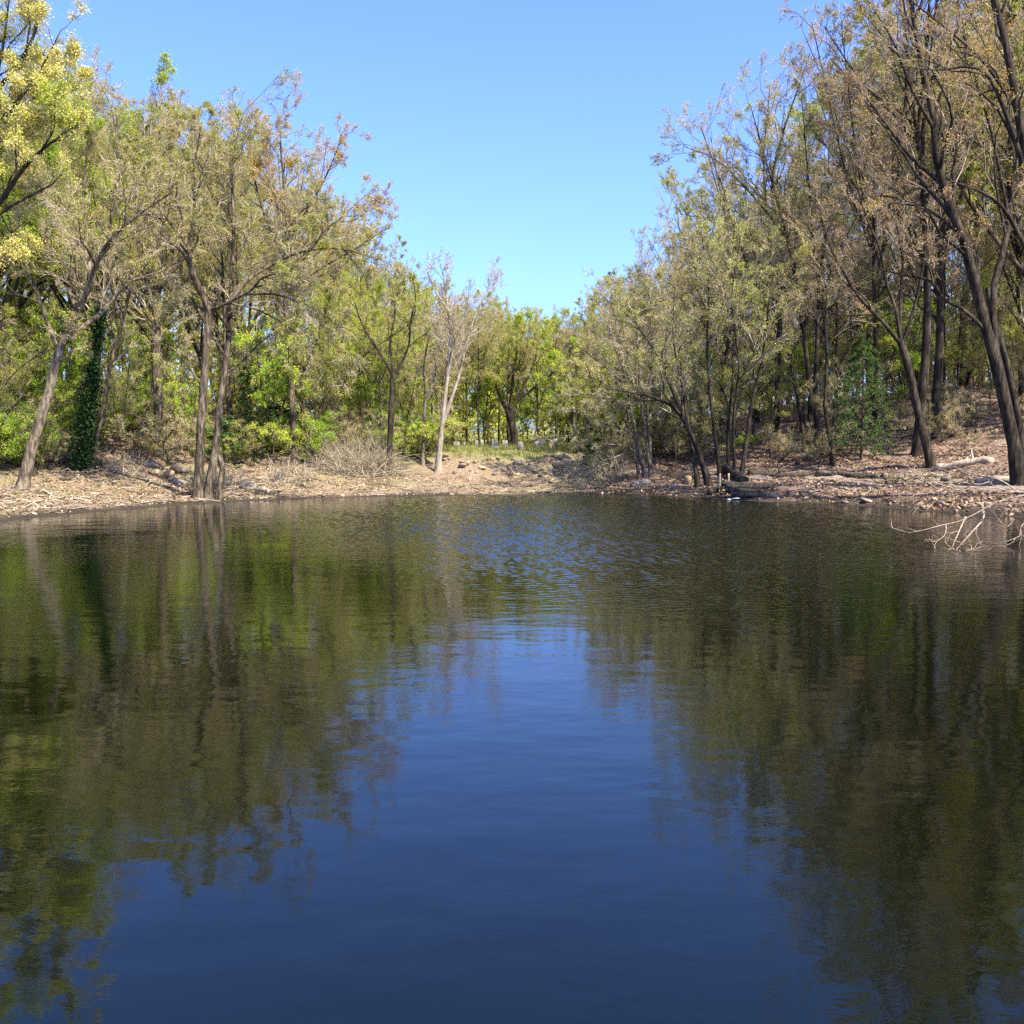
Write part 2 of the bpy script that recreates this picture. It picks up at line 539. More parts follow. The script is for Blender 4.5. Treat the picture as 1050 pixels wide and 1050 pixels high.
def spawn(P, R, n, t0, t1, ang, length, K, wander, up, rr, rmin, tip=True):
    """n side shoots on each branch (n: number or array); returns their polylines and radii"""
    N = len(P)
    n = np.full(N, n) if np.isscalar(n) else np.asarray(n)
    idx = np.repeat(np.arange(N), n)
    M_ = len(idx)
    k = np.concatenate([np.arange(q) for q in n]) if M_ else np.zeros(0)
    t = t0 + (t1 - t0) * (k + rng.random(M_)) / n[idx]
    pos, i = lerp_poly(P, idx, t)
    rad, _ = lerp_poly(R, idx, t)
    tan = norm(P[idx, i + 1] - P[idx, i])
    perp = norm(np.cross(tan, rng.normal(size=(M_, 3))))
    a = np.radians(rng.uniform(ang[0], ang[1], M_))[:, None]
    d = norm(np.cos(a) * tan + np.sin(a) * perp + np.array([0, 0, up]))
    L = (length[idx] if not np.isscalar(length) else np.full(M_, length)) * rng.uniform(.55, 1.2, M_) * (1.12 - .55 * (t - t0) / max(t1 - t0, 1e-3))
    st = (L / (K - 1))[:, None]
    pts = [pos]
    for q in range(K - 1):
        pts.append(pts[-1] + d * st)
        d = norm(d + wander * rng.normal(size=(M_, 3)) + np.array([0, 0, up * .35]))
    Q = np.stack(pts, 1)
    r0 = np.maximum(np.minimum(rad * rr, .022 * L + .004), rmin * 1.3)
    RR = r0[:, None] * (1 - np.linspace(0, 1, K)[None] * .75)
    RR = np.maximum(RR, rmin * .6)
    return Q, RR, L

def plen(P):
    return np.linalg.norm(np.diff(P, axis=1), axis=2).sum(1)

DEF = dict(n1=1.15, len1=4.2, ang1=(24, 58), t1=.25, up1=.18, n2=6, r2=.52, n3=5, r3=.5, n4=6, r4=.55, up=.08, wander=.22,
           twig=.009, leaf='tan', nleaf=2.0, lsize=.05, bark='bark', twigm='twig', leaf2=None, f2=0., clump=.12)

def crown_from(guides, sp):
    """guides: list of (P, R) stems with K equal points. returns limb tubes and twig tubes and leaf centres"""
    P = np.stack([g[0] for g in guides])
    R = np.stack([g[1] for g in guides])
    L0 = plen(P)
    t1 = np.array([g[2] if len(g) > 2 else sp['t1'] for g in guides])
    A, RA, LA, GI = [], [], [], []
    for k in range(len(guides)):
        n = max(2, int(round(sp['n1'] * L0[k] * (1 - t1[k]))))
        ln = sp['len1'] * np.clip(L0[k] / 9, .45, 1.15)
        q = spawn(P[k:k + 1], R[k:k + 1], n, t1[k], 1., sp['ang1'], np.array([ln]), 7, sp['wander'], sp['up1'], .55, .012)
        A.append(q[0]); RA.append(q[1]); LA.append(q[2]); GI += [k] * len(q[0])
    A, RA, LA = np.concatenate(A), np.concatenate(RA), np.concatenate(LA)
    n2 = np.maximum(2, np.round(sp['n2'] * LA / sp['len1']).astype(int))
    B, RB, LB = spawn(A, RA, n2, .18, 1., (17, 48), LA * sp['r2'], 5, sp['wander'], sp['up'] * 1.5, .6, .009)
    C, RC, LC = spawn(B, RB, sp['n3'], .15, 1., (16, 46), LB * sp['r3'], 4, sp['wander'], sp['up'], .65, sp['twig'])
    src, rs, ls = np.concatenate([C]), RC, LC
    E, RE, LE = spawn(C, RC, sp['n4'], .1, 1., (16, 52), np.maximum(LC * sp['r4'], .28), 3, sp['wander'] * 1.2, sp['up'], .7, sp['twig'] * .8)
    N = len(E)
    dens = np.repeat(np.repeat(rng.gamma(2.2, .4545, len(B)), sp['n3']), sp['n4'])
    nl = rng.poisson(sp['nleaf'] * 1.6 * dens)
    idx = np.repeat(np.arange(N), nl)
    t = 1 - .7 * rng.random(len(idx)) ** 1.8
    c, _ = lerp_poly(E, idx, t)
    c = c + rng.normal(size=c.shape) * sp['clump'] * .5
    return (A, RA, np.array(GI)), (B, RB), (C, RC), (E, RE), c

def tree_parts(name, guides, spec, loc, stems=None, sides0=9, split_limbs=False, flare=True, extra=None, guide_crown=None):
    """an Empty at the base > trunk(s), limbs, crown.  guides in world space around loc."""
    sp = dict(DEF); sp.update(spec)
    root = empty(name, loc)
    bark, tw = M[sp['bark']], M[sp['twigm']]
    stems = stems or [0] * len(guides)
    gcr = guide_crown or guides
    (A, RA, GI), (B, RB), (C, RC), (E, RE), lc = crown_from(gcr, sp)
    sg = np.array([stems[next(i for i, q in enumerate(guides) if q is e)] for e in gcr])
    for sid in sorted(set(stems)):
        mb = MB()
        for g, s_ in zip(guides, stems):
            if s_ == sid:
                mb.tubes(g[0], g[1], sides0)
        if not split_limbs:
            own = sg[GI] == sid
            mb.tubes(A[own], RA[own], 5)
        mb.build('trunk', bark, root, origin=loc)
    if split_limbs:
        mb = MB()
        mb.tubes(A, RA, 5)
        mb.tubes(B, RB, 4)
        mb.build('limbs', bark, root, origin=loc)
    mb = MB()
    if not split_limbs:
        mb.tubes(B, RB, 3)
    mb.tubes(C, RC, 3)
    mb.tubes(E, RE, 3)
    mats = [tw, M[sp['leaf']]]
    if len(lc):
        if sp['leaf2']:
            mats.append(M[sp['leaf2']])
            sel = (fbm(lc[:, 0] * .35 + lc[:, 2] * .2, lc[:, 1] * .35 + lc[:, 2] * .25) + .5 + rng.normal(size=len(lc)) * .12) < sp['f2']
            mb.leaves(lc[~sel], sp['lsize'] * .8, 1)
            mb.leaves(lc[sel], sp['lsize'] * .8, 2)
        else:
            mb.leaves(lc, sp['lsize'] * .85, 1)
    mb.build('crown', mats, root, origin=loc)
    return root

def stem(pts, r0, r1, K=14, wob=.0, flare=1.0):
    P = crom(pts, K)
    if wob:
        P[1:] += rng.normal(size=(K - 1, 3)) * wob * np.linspace(.3, 1, K - 1)[:, None]
    t = np.linspace(0, 1, K)
    R = r0 + (r1 - r0) * t
    if flare > 1:
        R = R * (1 + (flare - 1) * np.exp(-t * 22))
    return P, R

def proto_guides(H, fork, nl, spread, r0, lean=.04, excurrent=False):
    """a free-standing tree at the origin: bole, then ascending limbs"""
    g = []
    top = H * (.93 if excurrent else fork)
    n = 6
    z = np.linspace(-.4, top, n)
    off = np.cumsum(rng.normal(size=(n, 2)) * lean * H * .12, axis=0)
    off -= off[0]
    pts = np.column_stack([off, z])
    P, R = stem(pts, r0, r0 * (.16 if excurrent else .62), flare=1.5)
    g.append((P, R, .45 if excurrent else .6))
    if excurrent:
        for k in range(nl):
            t = rng.uniform(fork, .8)
            b = P[int(t * 13)]
            az = rng.uniform(0, 6.28); el = RAD(rng.uniform(35, 70)); L = (H - b[2]) * rng.uniform(.5, .8)
            d = np.array([math.cos(az) * math.cos(el), math.sin(az) * math.cos(el), math.sin(el)])
            g.append((*stem([b, b + d * L * .5 + rng.normal(size=3) * .25, b + d * L + np.array([0, 0, L * .2])], R[int(t * 13)] * .55, .02), .15))
        return g
    b = P[-1]
    for k in range(nl):
        az = k * 6.28 / nl + rng.uniform(-.5, .5)
        a = RAD(rng.uniform(*spread)) if k else RAD(rng.uniform(2, 12))
        L = (H - b[2]) * rng.uniform(.85, 1.05) / max(math.cos(a), .6) * (1 if k == 0 else .93)
        d = np.array([math.cos(az) * math.sin(a), math.sin(az) * math.sin(a), math.cos(a)])
        side = np.array([math.cos(az), math.sin(az), 0])
        p = [b - np.array([0, 0, .3 * k / nl]), b + d * L * .3 + side * L * .03, b + d * L * .65 + rng.normal(size=3) * .35, b + d * L + np.array([0, 0, .06 * L]) + rng.normal(size=3) * .4]
        g.append((*stem(p, r0 * rng.uniform(.38, .55), .025), .15))
        if rng.random() < .7:
            q = g[-1][0][rng.integers(4, 8)]
            az2 = az + rng.uniform(-1, 1)
            d2 = np.array([math.cos(az2) * .7, math.sin(az2) * .7, .8])
            L2 = L * rng.uniform(.35, .55)
            g.append((*stem([q, q + d2 * L2 * .5 + rng.normal(size=3) * .2, q + d2 * L2 + np.array([0, 0, .1 * L2])], r0 * .25, .02), .15))
    return g
#@@TREES
# ---------------------------------------------------------------- trees that stand out in the photo
HERO = []                                     # (photo column of the base, short name for use in neighbours' labels)
def px_stem(pts, D, w0, w1, drift=0., K=14, flare=1.0, dstart=0.):
    """trace a stem: photo points at distance D, drifting in depth along its length"""
    n = len(pts)
    P = [at(p[0], p[1], D + dstart + drift * (i / (n - 1)) ** 1.2) for i, p in enumerate(pts)]
    return stem(P, .39 * w0 * D / F, .2 * w1 * D / F if w1 < 4 else .4 * w1 * D / F, K, flare=flare)

def reseed(key):
    global rng
    rng = np.random.default_rng(zlib.crc32(key.encode()))

def hero(name, base, limbs, spec, label, cat='tree', D=None, near=None, crown=None, stems=None, split=False):
    reseed(name)
    b = gp(*base) if D is None else None
    if D is not None:
        b = at(base[0], base[1], D); b[2] = gz(b[0], b[1])
    D = b[1]
    g = []
    for L in limbs:
        pts, w0, w1 = L[0], L[1], L[2]
        drift, t1, ds = (list(L[3:]) + [0, .4, 0][len(L) - 3:])[:3]
        P, R = px_stem(pts, D, w0, w1, drift, flare=1.5 if (pts[0][1] >= base[1] - 6) else 1.0, dstart=ds)
        if pts[0][1] >= base[1] - 6:           # root the stem in the ground
            P[0, 2] = gz(P[0, 0], P[0, 1]) - .25
        elif g:                                # spring from the wood of an earlier stem
            q = np.concatenate([np.array([np.interp(np.linspace(0, 13, 80), np.arange(14), e[0][:, c]) for c in range(3)]).T for e in g])
            near_ = q[np.argmin(((q - P[0]) ** 2 * np.array([1, .25, 1])).sum(1))]
            P = P + (near_ - P[0]) * np.linspace(1, .3, len(P))[:, None]
        g.append((P, R, t1))
    cg = [q for q in g if q[2] < 1]
    o = tree_parts(name, g, spec, b, stems=stems, split_limbs=split, guide_crown=cg)
    tag(o, label, cat)
    HERO.append((base[0], near or label))
    return o

# left bank
hero('leaning_tree', (22, 502), [
    ([(22, 505), (35, 450), (48, 410), (58, 370), (68, 342)], 16, 10, 0, .75),
    ([(64, 352), (78, 325), (90, 295), (100, 268), (118, 240), (148, 216), (178, 196)], 9, 3, -2, .25),
    ([(66, 346), (95, 328), (113, 310), (132, 290), (160, 280), (195, 262)], 8, 2.5, 2, .25),
    ([(60, 362), (44, 320), (30, 280), (8, 235), (-15, 190)], 6, 2, -1, .25),
    ([(90, 295), (92, 262), (80, 235), (60, 215), (40, 205)], 5, 2, 1, .2)],
    dict(leaf='olive', nleaf=1.17, n4=6, lsize=0.0425, len1=3.6, n1=1.7, n2=7, wander=.25, bark='bark_grey', leaf2='tan', f2=.4, up1=.05, up=.02),
    'grey leaning tree at the left end of the beach with forking twisted limbs', near='the leaning grey tree')
hero('twin_trunk_tree', (205, 511), [
    ([(203, 512), (205, 465), (208, 405), (212, 352), (215, 318)], 12.5, 9, 0, .9),
    ([(214, 320), (206, 300), (197, 282), (193, 256), (199, 222), (198, 175), (206, 130)], 9, 2.5, -1.5, .2),
    ([(214, 318), (226, 314), (242, 306), (258, 297), (271, 283), (297, 278), (318, 258), (333, 236), (352, 222)], 4.6, 1.2, -2.5, .2),
    ([(252, 300), (288, 301), (328, 318), (368, 352)], 3, 1, -1.5, .15),
    ([(238, 316), (268, 322), (308, 345), (342, 385)], 2.6, .9, .8, .15),
    ([(213, 508), (222, 452), (227, 402), (234, 352), (236, 318)], 11, 7.5, .6, .9),
    ([(236, 320), (238, 280), (240, 225), (238, 165), (250, 112)], 7, 2, 1.5, .2),
    ([(236, 318), (255, 294), (281, 276), (312, 262), (350, 258), (385, 268)], 6, 2, 1, .2),
    ([(228, 385), (246, 372), (268, 350), (300, 330)], 3.5, 1.2, 1, .2),
    ([(208, 400), (190, 372), (172, 355), (150, 352)], 3.5, 1.2, -1, .2),
    ([(238, 250), (220, 215), (212, 180), (180, 130)], 4, 1.5, 2, .2),
    ([(193, 256), (170, 225), (150, 185), (130, 150)], 4, 1.5, -1, .2),
    ([(224, 506), (228, 478), (220, 455), (224, 430)], 8, 5, .5, 1.)],
    dict(leaf='olive', nleaf=1.75, n4=6, lsize=0.0425, len1=3.5, n1=2.0, wander=.26, bark='bark', leaf2='tan', f2=.4, n2=7, n3=6, up1=.03, up=.0),
    'twin trunked twiggy tree growing at the edge of the left beach', near='the twin trunked tree', stems=[0] * 5 + [1] * 3 + [0, 0, 1, 0, 2])
hero('broken_tree', (165, 470), [
    ([(165, 474), (163, 420), (160, 370), (159, 325), (161, 300)], 14, 10, 0, .6),
    ([(160, 310), (168, 270), (166, 225), (176, 175), (170, 120)], 5, 1.6, 1, .2),
    ([(161, 320), (150, 285), (140, 250), (120, 205)], 5, 1.6, -1, .2),
    ([(161, 300), (190, 262), (205, 225), (215, 160)], 5, 1.6, -1, .2)],
    dict(leaf='olive', nleaf=1.39, n4=6, lsize=0.0425, len1=3.4, n1=1.9, n2=7, wander=.25, bark='bark', leaf2='tan', f2=.4),
    'tree with a shaggy broken bole on the left bank, behind the pile of tan rocks', near='the shaggy broken tree')
ivt = hero('ivy_covered_tree', (86, 484), [
    ([(80, 488), (90, 450), (97, 400), (101, 350), (108, 290), (113, 230), (122, 160), (118, 110)], 12, 3, 1, .35),
    ([(92, 488), (99, 455), (106, 420), (112, 380), (128, 320), (140, 270), (150, 200)], 8, 2, -1, .35),
    ([(101, 350), (84, 310), (75, 260), (60, 200)], 4, 1.5, 0, .2)],
    dict(leaf='olive', nleaf=0.60, n4=6, len1=4, n1=1.2, bark='bark', leaf2='tan', f2=.45),
    'double stemmed tree with dark ivy wrapped round its lower trunk on the left bank', near='the ivy wrapped tree', stems=[0, 1, 0])
ib = gp(86, 484)
mb = MB()
t_ = rng.random(6500) ** 1.5
ia = np.array([at(84 + 20 * q, 478 - 165 * q, ib[1] - .1) for q in t_])
mb.leaves(ia + rng.normal(size=ia.shape) * np.array([.36, .32, .3]) * (1.2 - .8 * t_ + 1.1 * fbm(t_ * 9, t_ * 0 + 3))[:, None], .07, 0)
mb.build('ivy', M['ivy'], ivt, origin=ib)
hero('yellow_blossom_tree', (-62, 497), [
    ([(-62, 500), (-60, 420), (-52, 330), (-46, 262)], 24, 17, 0, 1.),
    ([(-46, 270), (-20, 232), (5, 200), (22, 175), (45, 152), (75, 130)], 12, 3, -2, .25),
    ([(-48, 265), (-40, 200), (-22, 130), (0, 60), (10, -10)], 11, 3, 0, .2),
    ([(-30, 150), (10, 110), (40, 70), (62, 30)], 6, 2, -1, .15),
    ([(-46, 262), (-70, 180), (-80, 90), (-75, -10)], 10, 3, 2, .2),
    ([(-40, 200), (-10, 150), (30, 120), (70, 95)], 6, 2, 1, .15),
    ([(-50, 300), (-25, 278), (0, 262), (25, 255)], 6, 2, -1, .3),
    ([(-30, 100), (20, 40), (35, -10), (40, -50)], 6, 2, -1, .15)],
    dict(leaf='yellow', nleaf=7.0, lsize=0.045, len1=3.4, n1=2.1, bark='bark_dark', n4=6, twigm='twig', clump=.2, leaf2='lime', f2=.16, t1=.2),
    'tree in full yellow blossom spreading over the upper left of the pond edge', near='the yellow blossom tree')
hero('orange_budding_tree', (302, 478), [
    ([(302, 482), (300, 420), (296, 350), (292, 290), (296, 230)], 9, 6, 0, .8),
    ([(296, 240), (292, 190), (288, 145), (292, 105)], 4.5, 1.5, 0, .1),
    ([(296, 250), (320, 210), (340, 170), (352, 135)], 4, 1.5, -1, .15),
    ([(294, 280), (325, 250), (360, 215), (388, 190)], 4, 1.5, 1, .2),
    ([(292, 270), (270, 220), (258, 170), (255, 135)], 4, 1.5, 1, .2),
    ([(294, 300), (330, 275), (365, 255), (395, 235)], 3.5, 1.3, -1, .2)],
    dict(leaf='orange', nleaf=1.9, lsize=0.0467, len1=3.5, n1=2.0, n2=7, bark='bark', leaf2='tan', f2=.45),
    'tall tree with orange buds rising above the left woods beside the sky gap', near='the orange budded tree', split=False)
hero('dark_forked_tree', (399, 484), [
    ([(399, 488), (400, 445), (402, 405), (403, 378)], 8, 6.5, 0, 1.),
    ([(403, 392), (412, 372), (420, 352), (421, 330), (426, 308), (424, 285)], 4.5, 1.5, 0, .3),
    ([(403, 380), (400, 350), (405, 320), (402, 290)], 4, 1.2, 1, .2),
    ([(402, 385), (388, 360), (372, 335), (360, 300)], 4, 1.2, -1, .2)],
    dict(leaf='lime', nleaf=3.00, lsize=0.0425, len1=3.4, n1=1.7, bark='bark_dark', leaf2='olive', f2=.6),
    'dark forked tree with pale green young leaves, behind the brush heap', near='the dark forked tree')
hero('snag', (433, 477), [
    ([(433, 480), (435, 440), (436, 405), (435, 372), (440, 345)], 6, 2.5, 0, .5),
    ([(436, 412), (442, 398), (447, 380), (444, 360)], 3.5, 1.5, -.4, .4)],
    dict(leaf='olive', nleaf=.4, len1=1.5, n1=1.2, n3=3, n4=3, bark='bark_grey', twigm='twig_pale'),
    'short two tone tree with a bare top, just left of the tall pale barked tree', near='the short bare topped tree')
hero('pale_barked_tree', (449, 484), [
    ([(449, 487), (452, 445), (457, 402), (462, 352), (459, 312), (454, 282), (452, 270)], 8, 1.6, 0, .45),
    ([(453, 438), (462, 412), (471, 385), (479, 350), (488, 322), (500, 296), (506, 282)], 5.5, 1.5, 1, .35),
    ([(458, 385), (466, 350), (478, 318), (481, 290)], 3.5, 1.2, -1, .25),
    ([(460, 320), (445, 296), (438, 280)], 2.5, 1, -.5, .2),
    ([(480, 345), (496, 335), (515, 312)], 2.5, 1, .5, .2)],
    dict(leaf='tan', nleaf=0.52, lsize=0.0425, len1=1.9, n1=2.4, bark='bark_pale', twigm='twig_pale', n3=5, n4=4, twig=.006, ang1=(20, 50), up1=.3),
    'tall pale barked tree still bare on the far bank, lit white by the sun', near='the tall pale barked tree')
# far terrace
hero('bright_green_tree', (528, 456), [
    ([(528, 459), (526, 440), (522, 425)], 11, 9, 0, 1.),
    ([(523, 428), (512, 405), (505, 385), (495, 360)], 5, 1.5, -1, .2),
    ([(524, 428), (536, 400), (548, 372), (555, 340)], 6, 1.5, 1, .2),
    ([(523, 425), (526, 395), (530, 365), (540, 330)], 5, 1.5, 0, .2),
    ([(530, 410), (550, 395), (568, 380), (580, 360)], 4, 1.2, -1, .2)],
    dict(leaf='green', nleaf=4.0, lsize=0.07, len1=3.0, n1=1.3, bark='bark_dark', leaf2='lime', f2=.45, clump=.25),
    'dark trunked tree in bright green leaf standing on the far grass terrace', D=74, near='the bright green tree')
hero('lime_leafed_tree', (592, 466), [
    ([(592, 468), (590, 445), (586, 420), (588, 395), (592, 372)], 5, 2, 0, .25),
    ([(589, 435), (600, 415), (612, 395), (618, 375)], 3, 1, -.5, .2),
    ([(588, 430), (575, 412), (566, 392), (564, 378)], 3, 1, .5, .2)],
    dict(leaf='lime', nleaf=4.20, lsize=0.0467, len1=3.4, n1=2.2, bark='bark', leaf2='yellow', f2=.3),
    'low tree in yellow green leaf beside the dark evergreen bush on the far bank', D=61, near='the low yellow green tree')
# right bank
hero('overhanging_tree', (660, 491), [
    ([(663, 492), (655, 460), (648, 425), (640, 385), (633, 340), (628, 310)], 6.5, 2, 0, .35),
    ([(656, 490), (648, 455), (640, 425), (625, 400)], 4.5, 2, -.5, .4),
    ([(668, 486), (663, 455), (658, 415), (655, 360), (648, 300)], 5, 1.8, .8, .35),
    ([(680, 484), (677, 450), (673, 415), (676, 360), (668, 300)], 5.5, 1.8, 1.2, .35),
    ([(650, 452), (638, 440), (622, 436), (596, 440), (572, 452)], 3.4, 1.2, -2, .3),
    ([(645, 425), (620, 408), (590, 405), (565, 412)], 3.2, 1, -1, .2),
    ([(640, 395), (612, 370), (590, 355), (570, 350)], 3, 1, 1, .2),
    ([(655, 470), (640, 458), (612, 455)], 3.4, 1.4, -1, .6),
    ([(654, 460), (625, 470), (600, 480), (570, 483)], 3, 1, -2, .25)],
    dict(leaf='olive', nleaf=0.72, n4=6, lsize=0.0408, len1=3.4, n1=2.0, bark='bark_grey', leaf2='tan', f2=.4, up1=-.05, up=0., twigm='twig'),
    'clump of slender tan stems sweeping low over the far right shore', near='the sweeping slender clump', stems=[0, 1, 2, 3, 0, 0, 0, 1, 0])
hero('bent_tree', (727, 498), [
    ([(728, 500), (716, 463), (704, 436), (690, 417), (668, 407), (640, 401), (608, 396)], 9, 2, -1, .4),
    ([(704, 437), (688, 398), (668, 355), (642, 322), (618, 305)], 5, 1.6, 1, .25),
    ([(716, 496), (709, 458), (701, 405), (698, 370)], 6.5, 3, .7, .4),
    ([(700, 400), (690, 345), (692, 290)], 3, 1.2, .7, .2)],
    dict(leaf='olive', nleaf=1.3, lsize=0.0425, len1=3.3, n1=1.7, bark='bark_dark', leaf2='lime', f2=.16),
    'dark tree leaning out over the water with one stem bent flat to the left', near='the dark bent tree', stems=[0, 0, 1, 1])
hero('many_stemmed_tree', (750, 491), [
    ([(739, 495), (735, 460), (729, 412), (725, 355), (727, 300), (720, 245)], 5.5, 1.8, 0, .35),
    ([(747, 493), (747, 432), (752, 375), (745, 315), (738, 250)], 5, 1.6, .6, .35),
    ([(754, 494), (752, 432), (758, 372), (750, 312), (760, 240)], 5, 1.6, -.5, .35),
    ([(759, 492), (766, 450), (771, 412), (781, 372), (786, 332), (792, 288), (800, 258)], 6, 2, .4, .4),
    ([(766, 445), (750, 425), (738, 395), (715, 370)], 3, 1.2, 1, .2)],
    dict(leaf='olive', nleaf=1.6, lsize=0.0442, len1=3.6, n1=1.3, bark='bark_dark', leaf2='lime', f2=.35),
    'many stemmed olive green tree beside the timber steps', near='the many stemmed tree', stems=[0, 1, 2, 3, 3])
hero('slim_tree', (854, 478), [
    ([(855, 481), (852, 452), (846, 422), (848, 372), (846, 332), (840, 300), (834, 245), (828, 190)], 6.5, 2, 0, .4),
    ([(846, 335), (862, 322), (880, 318)], 2.4, 1, .5, .3)],
    dict(leaf='tan', nleaf=1.0, len1=3, n1=1.4, bark='bark_dark', leaf2='rust', f2=.4),
    'slim wavy dark tree behind the long log on the right bank', near='the slim wavy tree')
hero('dark_tree_cluster', (832, 462), [
    ([(830, 464), (831, 405), (824, 342), (817, 290), (806, 240), (788, 175), (770, 110)], 8, 2, 0, .4),
    ([(837, 465), (836, 402), (838, 350), (840, 290), (848, 225), (850, 140)], 8, 2, 1, .4),
    ([(826, 464), (820, 422), (811, 372), (799, 330), (784, 285), (760, 230)], 5.5, 1.6, -1, .4),
    ([(824, 342), (835, 280), (830, 200), (822, 100)], 5, 1.5, -1, .3),
    ([(806, 245), (770, 200), (735, 165), (700, 150)], 3.5, 1.2, -1, .15),
    ([(817, 290), (775, 255), (735, 230), (700, 220)], 3.5, 1.2, 1, .15)],
    dict(leaf='olive', nleaf=1.5, n4=6, lsize=0.0510, len1=4.4, n1=1.1, ang1=(18, 46), bark='bark_dark', leaf2='lime', f2=.35, twigm='twig_dark'),
    'cluster of three tall dark trunks on the right slope, left of the hemlock', near='the three dark trunks', stems=[0, 1, 2, 0, 0, 0])
hero('curved_tree', (954, 479), [
    ([(956, 482), (946, 442), (938, 408), (931, 374), (923, 350)], 12, 9.5, 0, 1.),
    ([(925, 354), (906, 330), (886, 310), (868, 284), (851, 250), (838, 205)], 6, 1.8, -1, .25),
    ([(923, 352), (918, 318), (908, 290), (902, 255), (885, 215), (870, 150)], 5, 1.5, 0, .25),
    ([(925, 352), (924, 310), (926, 262), (918, 215), (915, 150)], 5, 1.5, 1, .25),
    ([(927, 354), (938, 320), (946, 285), (952, 240), (960, 180)], 4.5, 1.5, -.5, .25),
    ([(898, 320), (868, 322), (840, 318), (812, 324)], 3, 1, -1, .2)],
    dict(leaf='rust', nleaf=0.50, n4=6, lsize=0.0425, len1=3.6, n1=1.0, n2=5, ang1=(18, 45), bark='bark_dark', twigm='twig_dark', leaf2='tan', f2=.5),
    'grey tree with a bowed trunk fanning into five limbs on the right slope', near='the bowed five limbed tree')
hero('great_dark_tree', (1047, 496), [
    ([(1047, 499), (1037, 442), (1026, 392), (1012, 340), (1000, 292), (988, 246), (974, 212), (962, 176), (957, 122), (944, 60), (934, 0), (928, -60)], 17.5, 4.5, 0, .45),
    ([(1054, 499), (1044, 430), (1034, 380), (1020, 330), (1012, 295)], 11.5, 6, 1, 1.),
    ([(1020, 335), (1009, 290), (1007, 262), (994, 230)], 7, 2.5, 1, .3),
    ([(1011, 342), (985, 318), (966, 308), (955, 290), (930, 284), (905, 278), (880, 272)], 6, 1.6, -1.5, .2),
    ([(992, 262), (978, 250), (965, 240), (955, 222), (945, 212), (920, 208), (890, 212)], 4.5, 1.4, -1.5, .2),
    ([(986, 242), (960, 220), (935, 208), (900, 200), (860, 208)], 4.5, 1.4, 1.5, .2),
    ([(964, 190), (930, 160), (905, 125), (882, 95), (850, 60)], 6, 1.8, 1.5, .2),
    ([(958, 130), (935, 90), (915, 40), (890, 0)], 5, 1.6, -1.5, .2),
    ([(1030, 380), (1024, 300), (1038, 240), (1045, 170), (1060, 90), (1070, 0)], 10, 3, 2, .35),
    ([(1040, 220), (1020, 130), (1000, 70), (985, 0)], 5, 1.5, 1, .2)],
    dict(leaf='rust', nleaf=.9, n4=6, lsize=0.0425, len1=4.4, n1=.8, n2=5, ang1=(18, 45), bark='bark_dark', twigm='twig_dark', leaf2='orange', f2=.6, n3=5),
    'great dark tree with a massive leaning double trunk at the right edge of the pond', near='the great dark double trunk', stems=[0, 1, 1, 0, 0, 0, 0, 0, 1, 1])
hero('dark_limbed_tree', (1110, 505), [
    ([(1110, 508), (1098, 420), (1085, 330), (1070, 250), (1045, 120), (1030, 40), (1010, -40)], 20, 6, 0, .4),
    ([(1085, 320), (1055, 260), (1030, 215), (1000, 195), (970, 185)], 9, 2, -2, .25),
    ([(1065, 215), (1030, 110), (1005, 70), (960, 72), (915, 66)], 8, 2, -1, .2),
    ([(1040, 110), (1005, 60), (965, 25), (920, -10)], 6, 2, 1, .2)],
    dict(leaf='rust', nleaf=.9, n4=6, lsize=0.0425, len1=4.2, n1=.8, n2=5, ang1=(18, 45), bark='bark_dark', twigm='twig_dark', leaf2='orange', f2=.6),
    'dark tree just beyond the right edge whose long limbs reach in at the upper right', near='the dark long limbed tree', split=False)

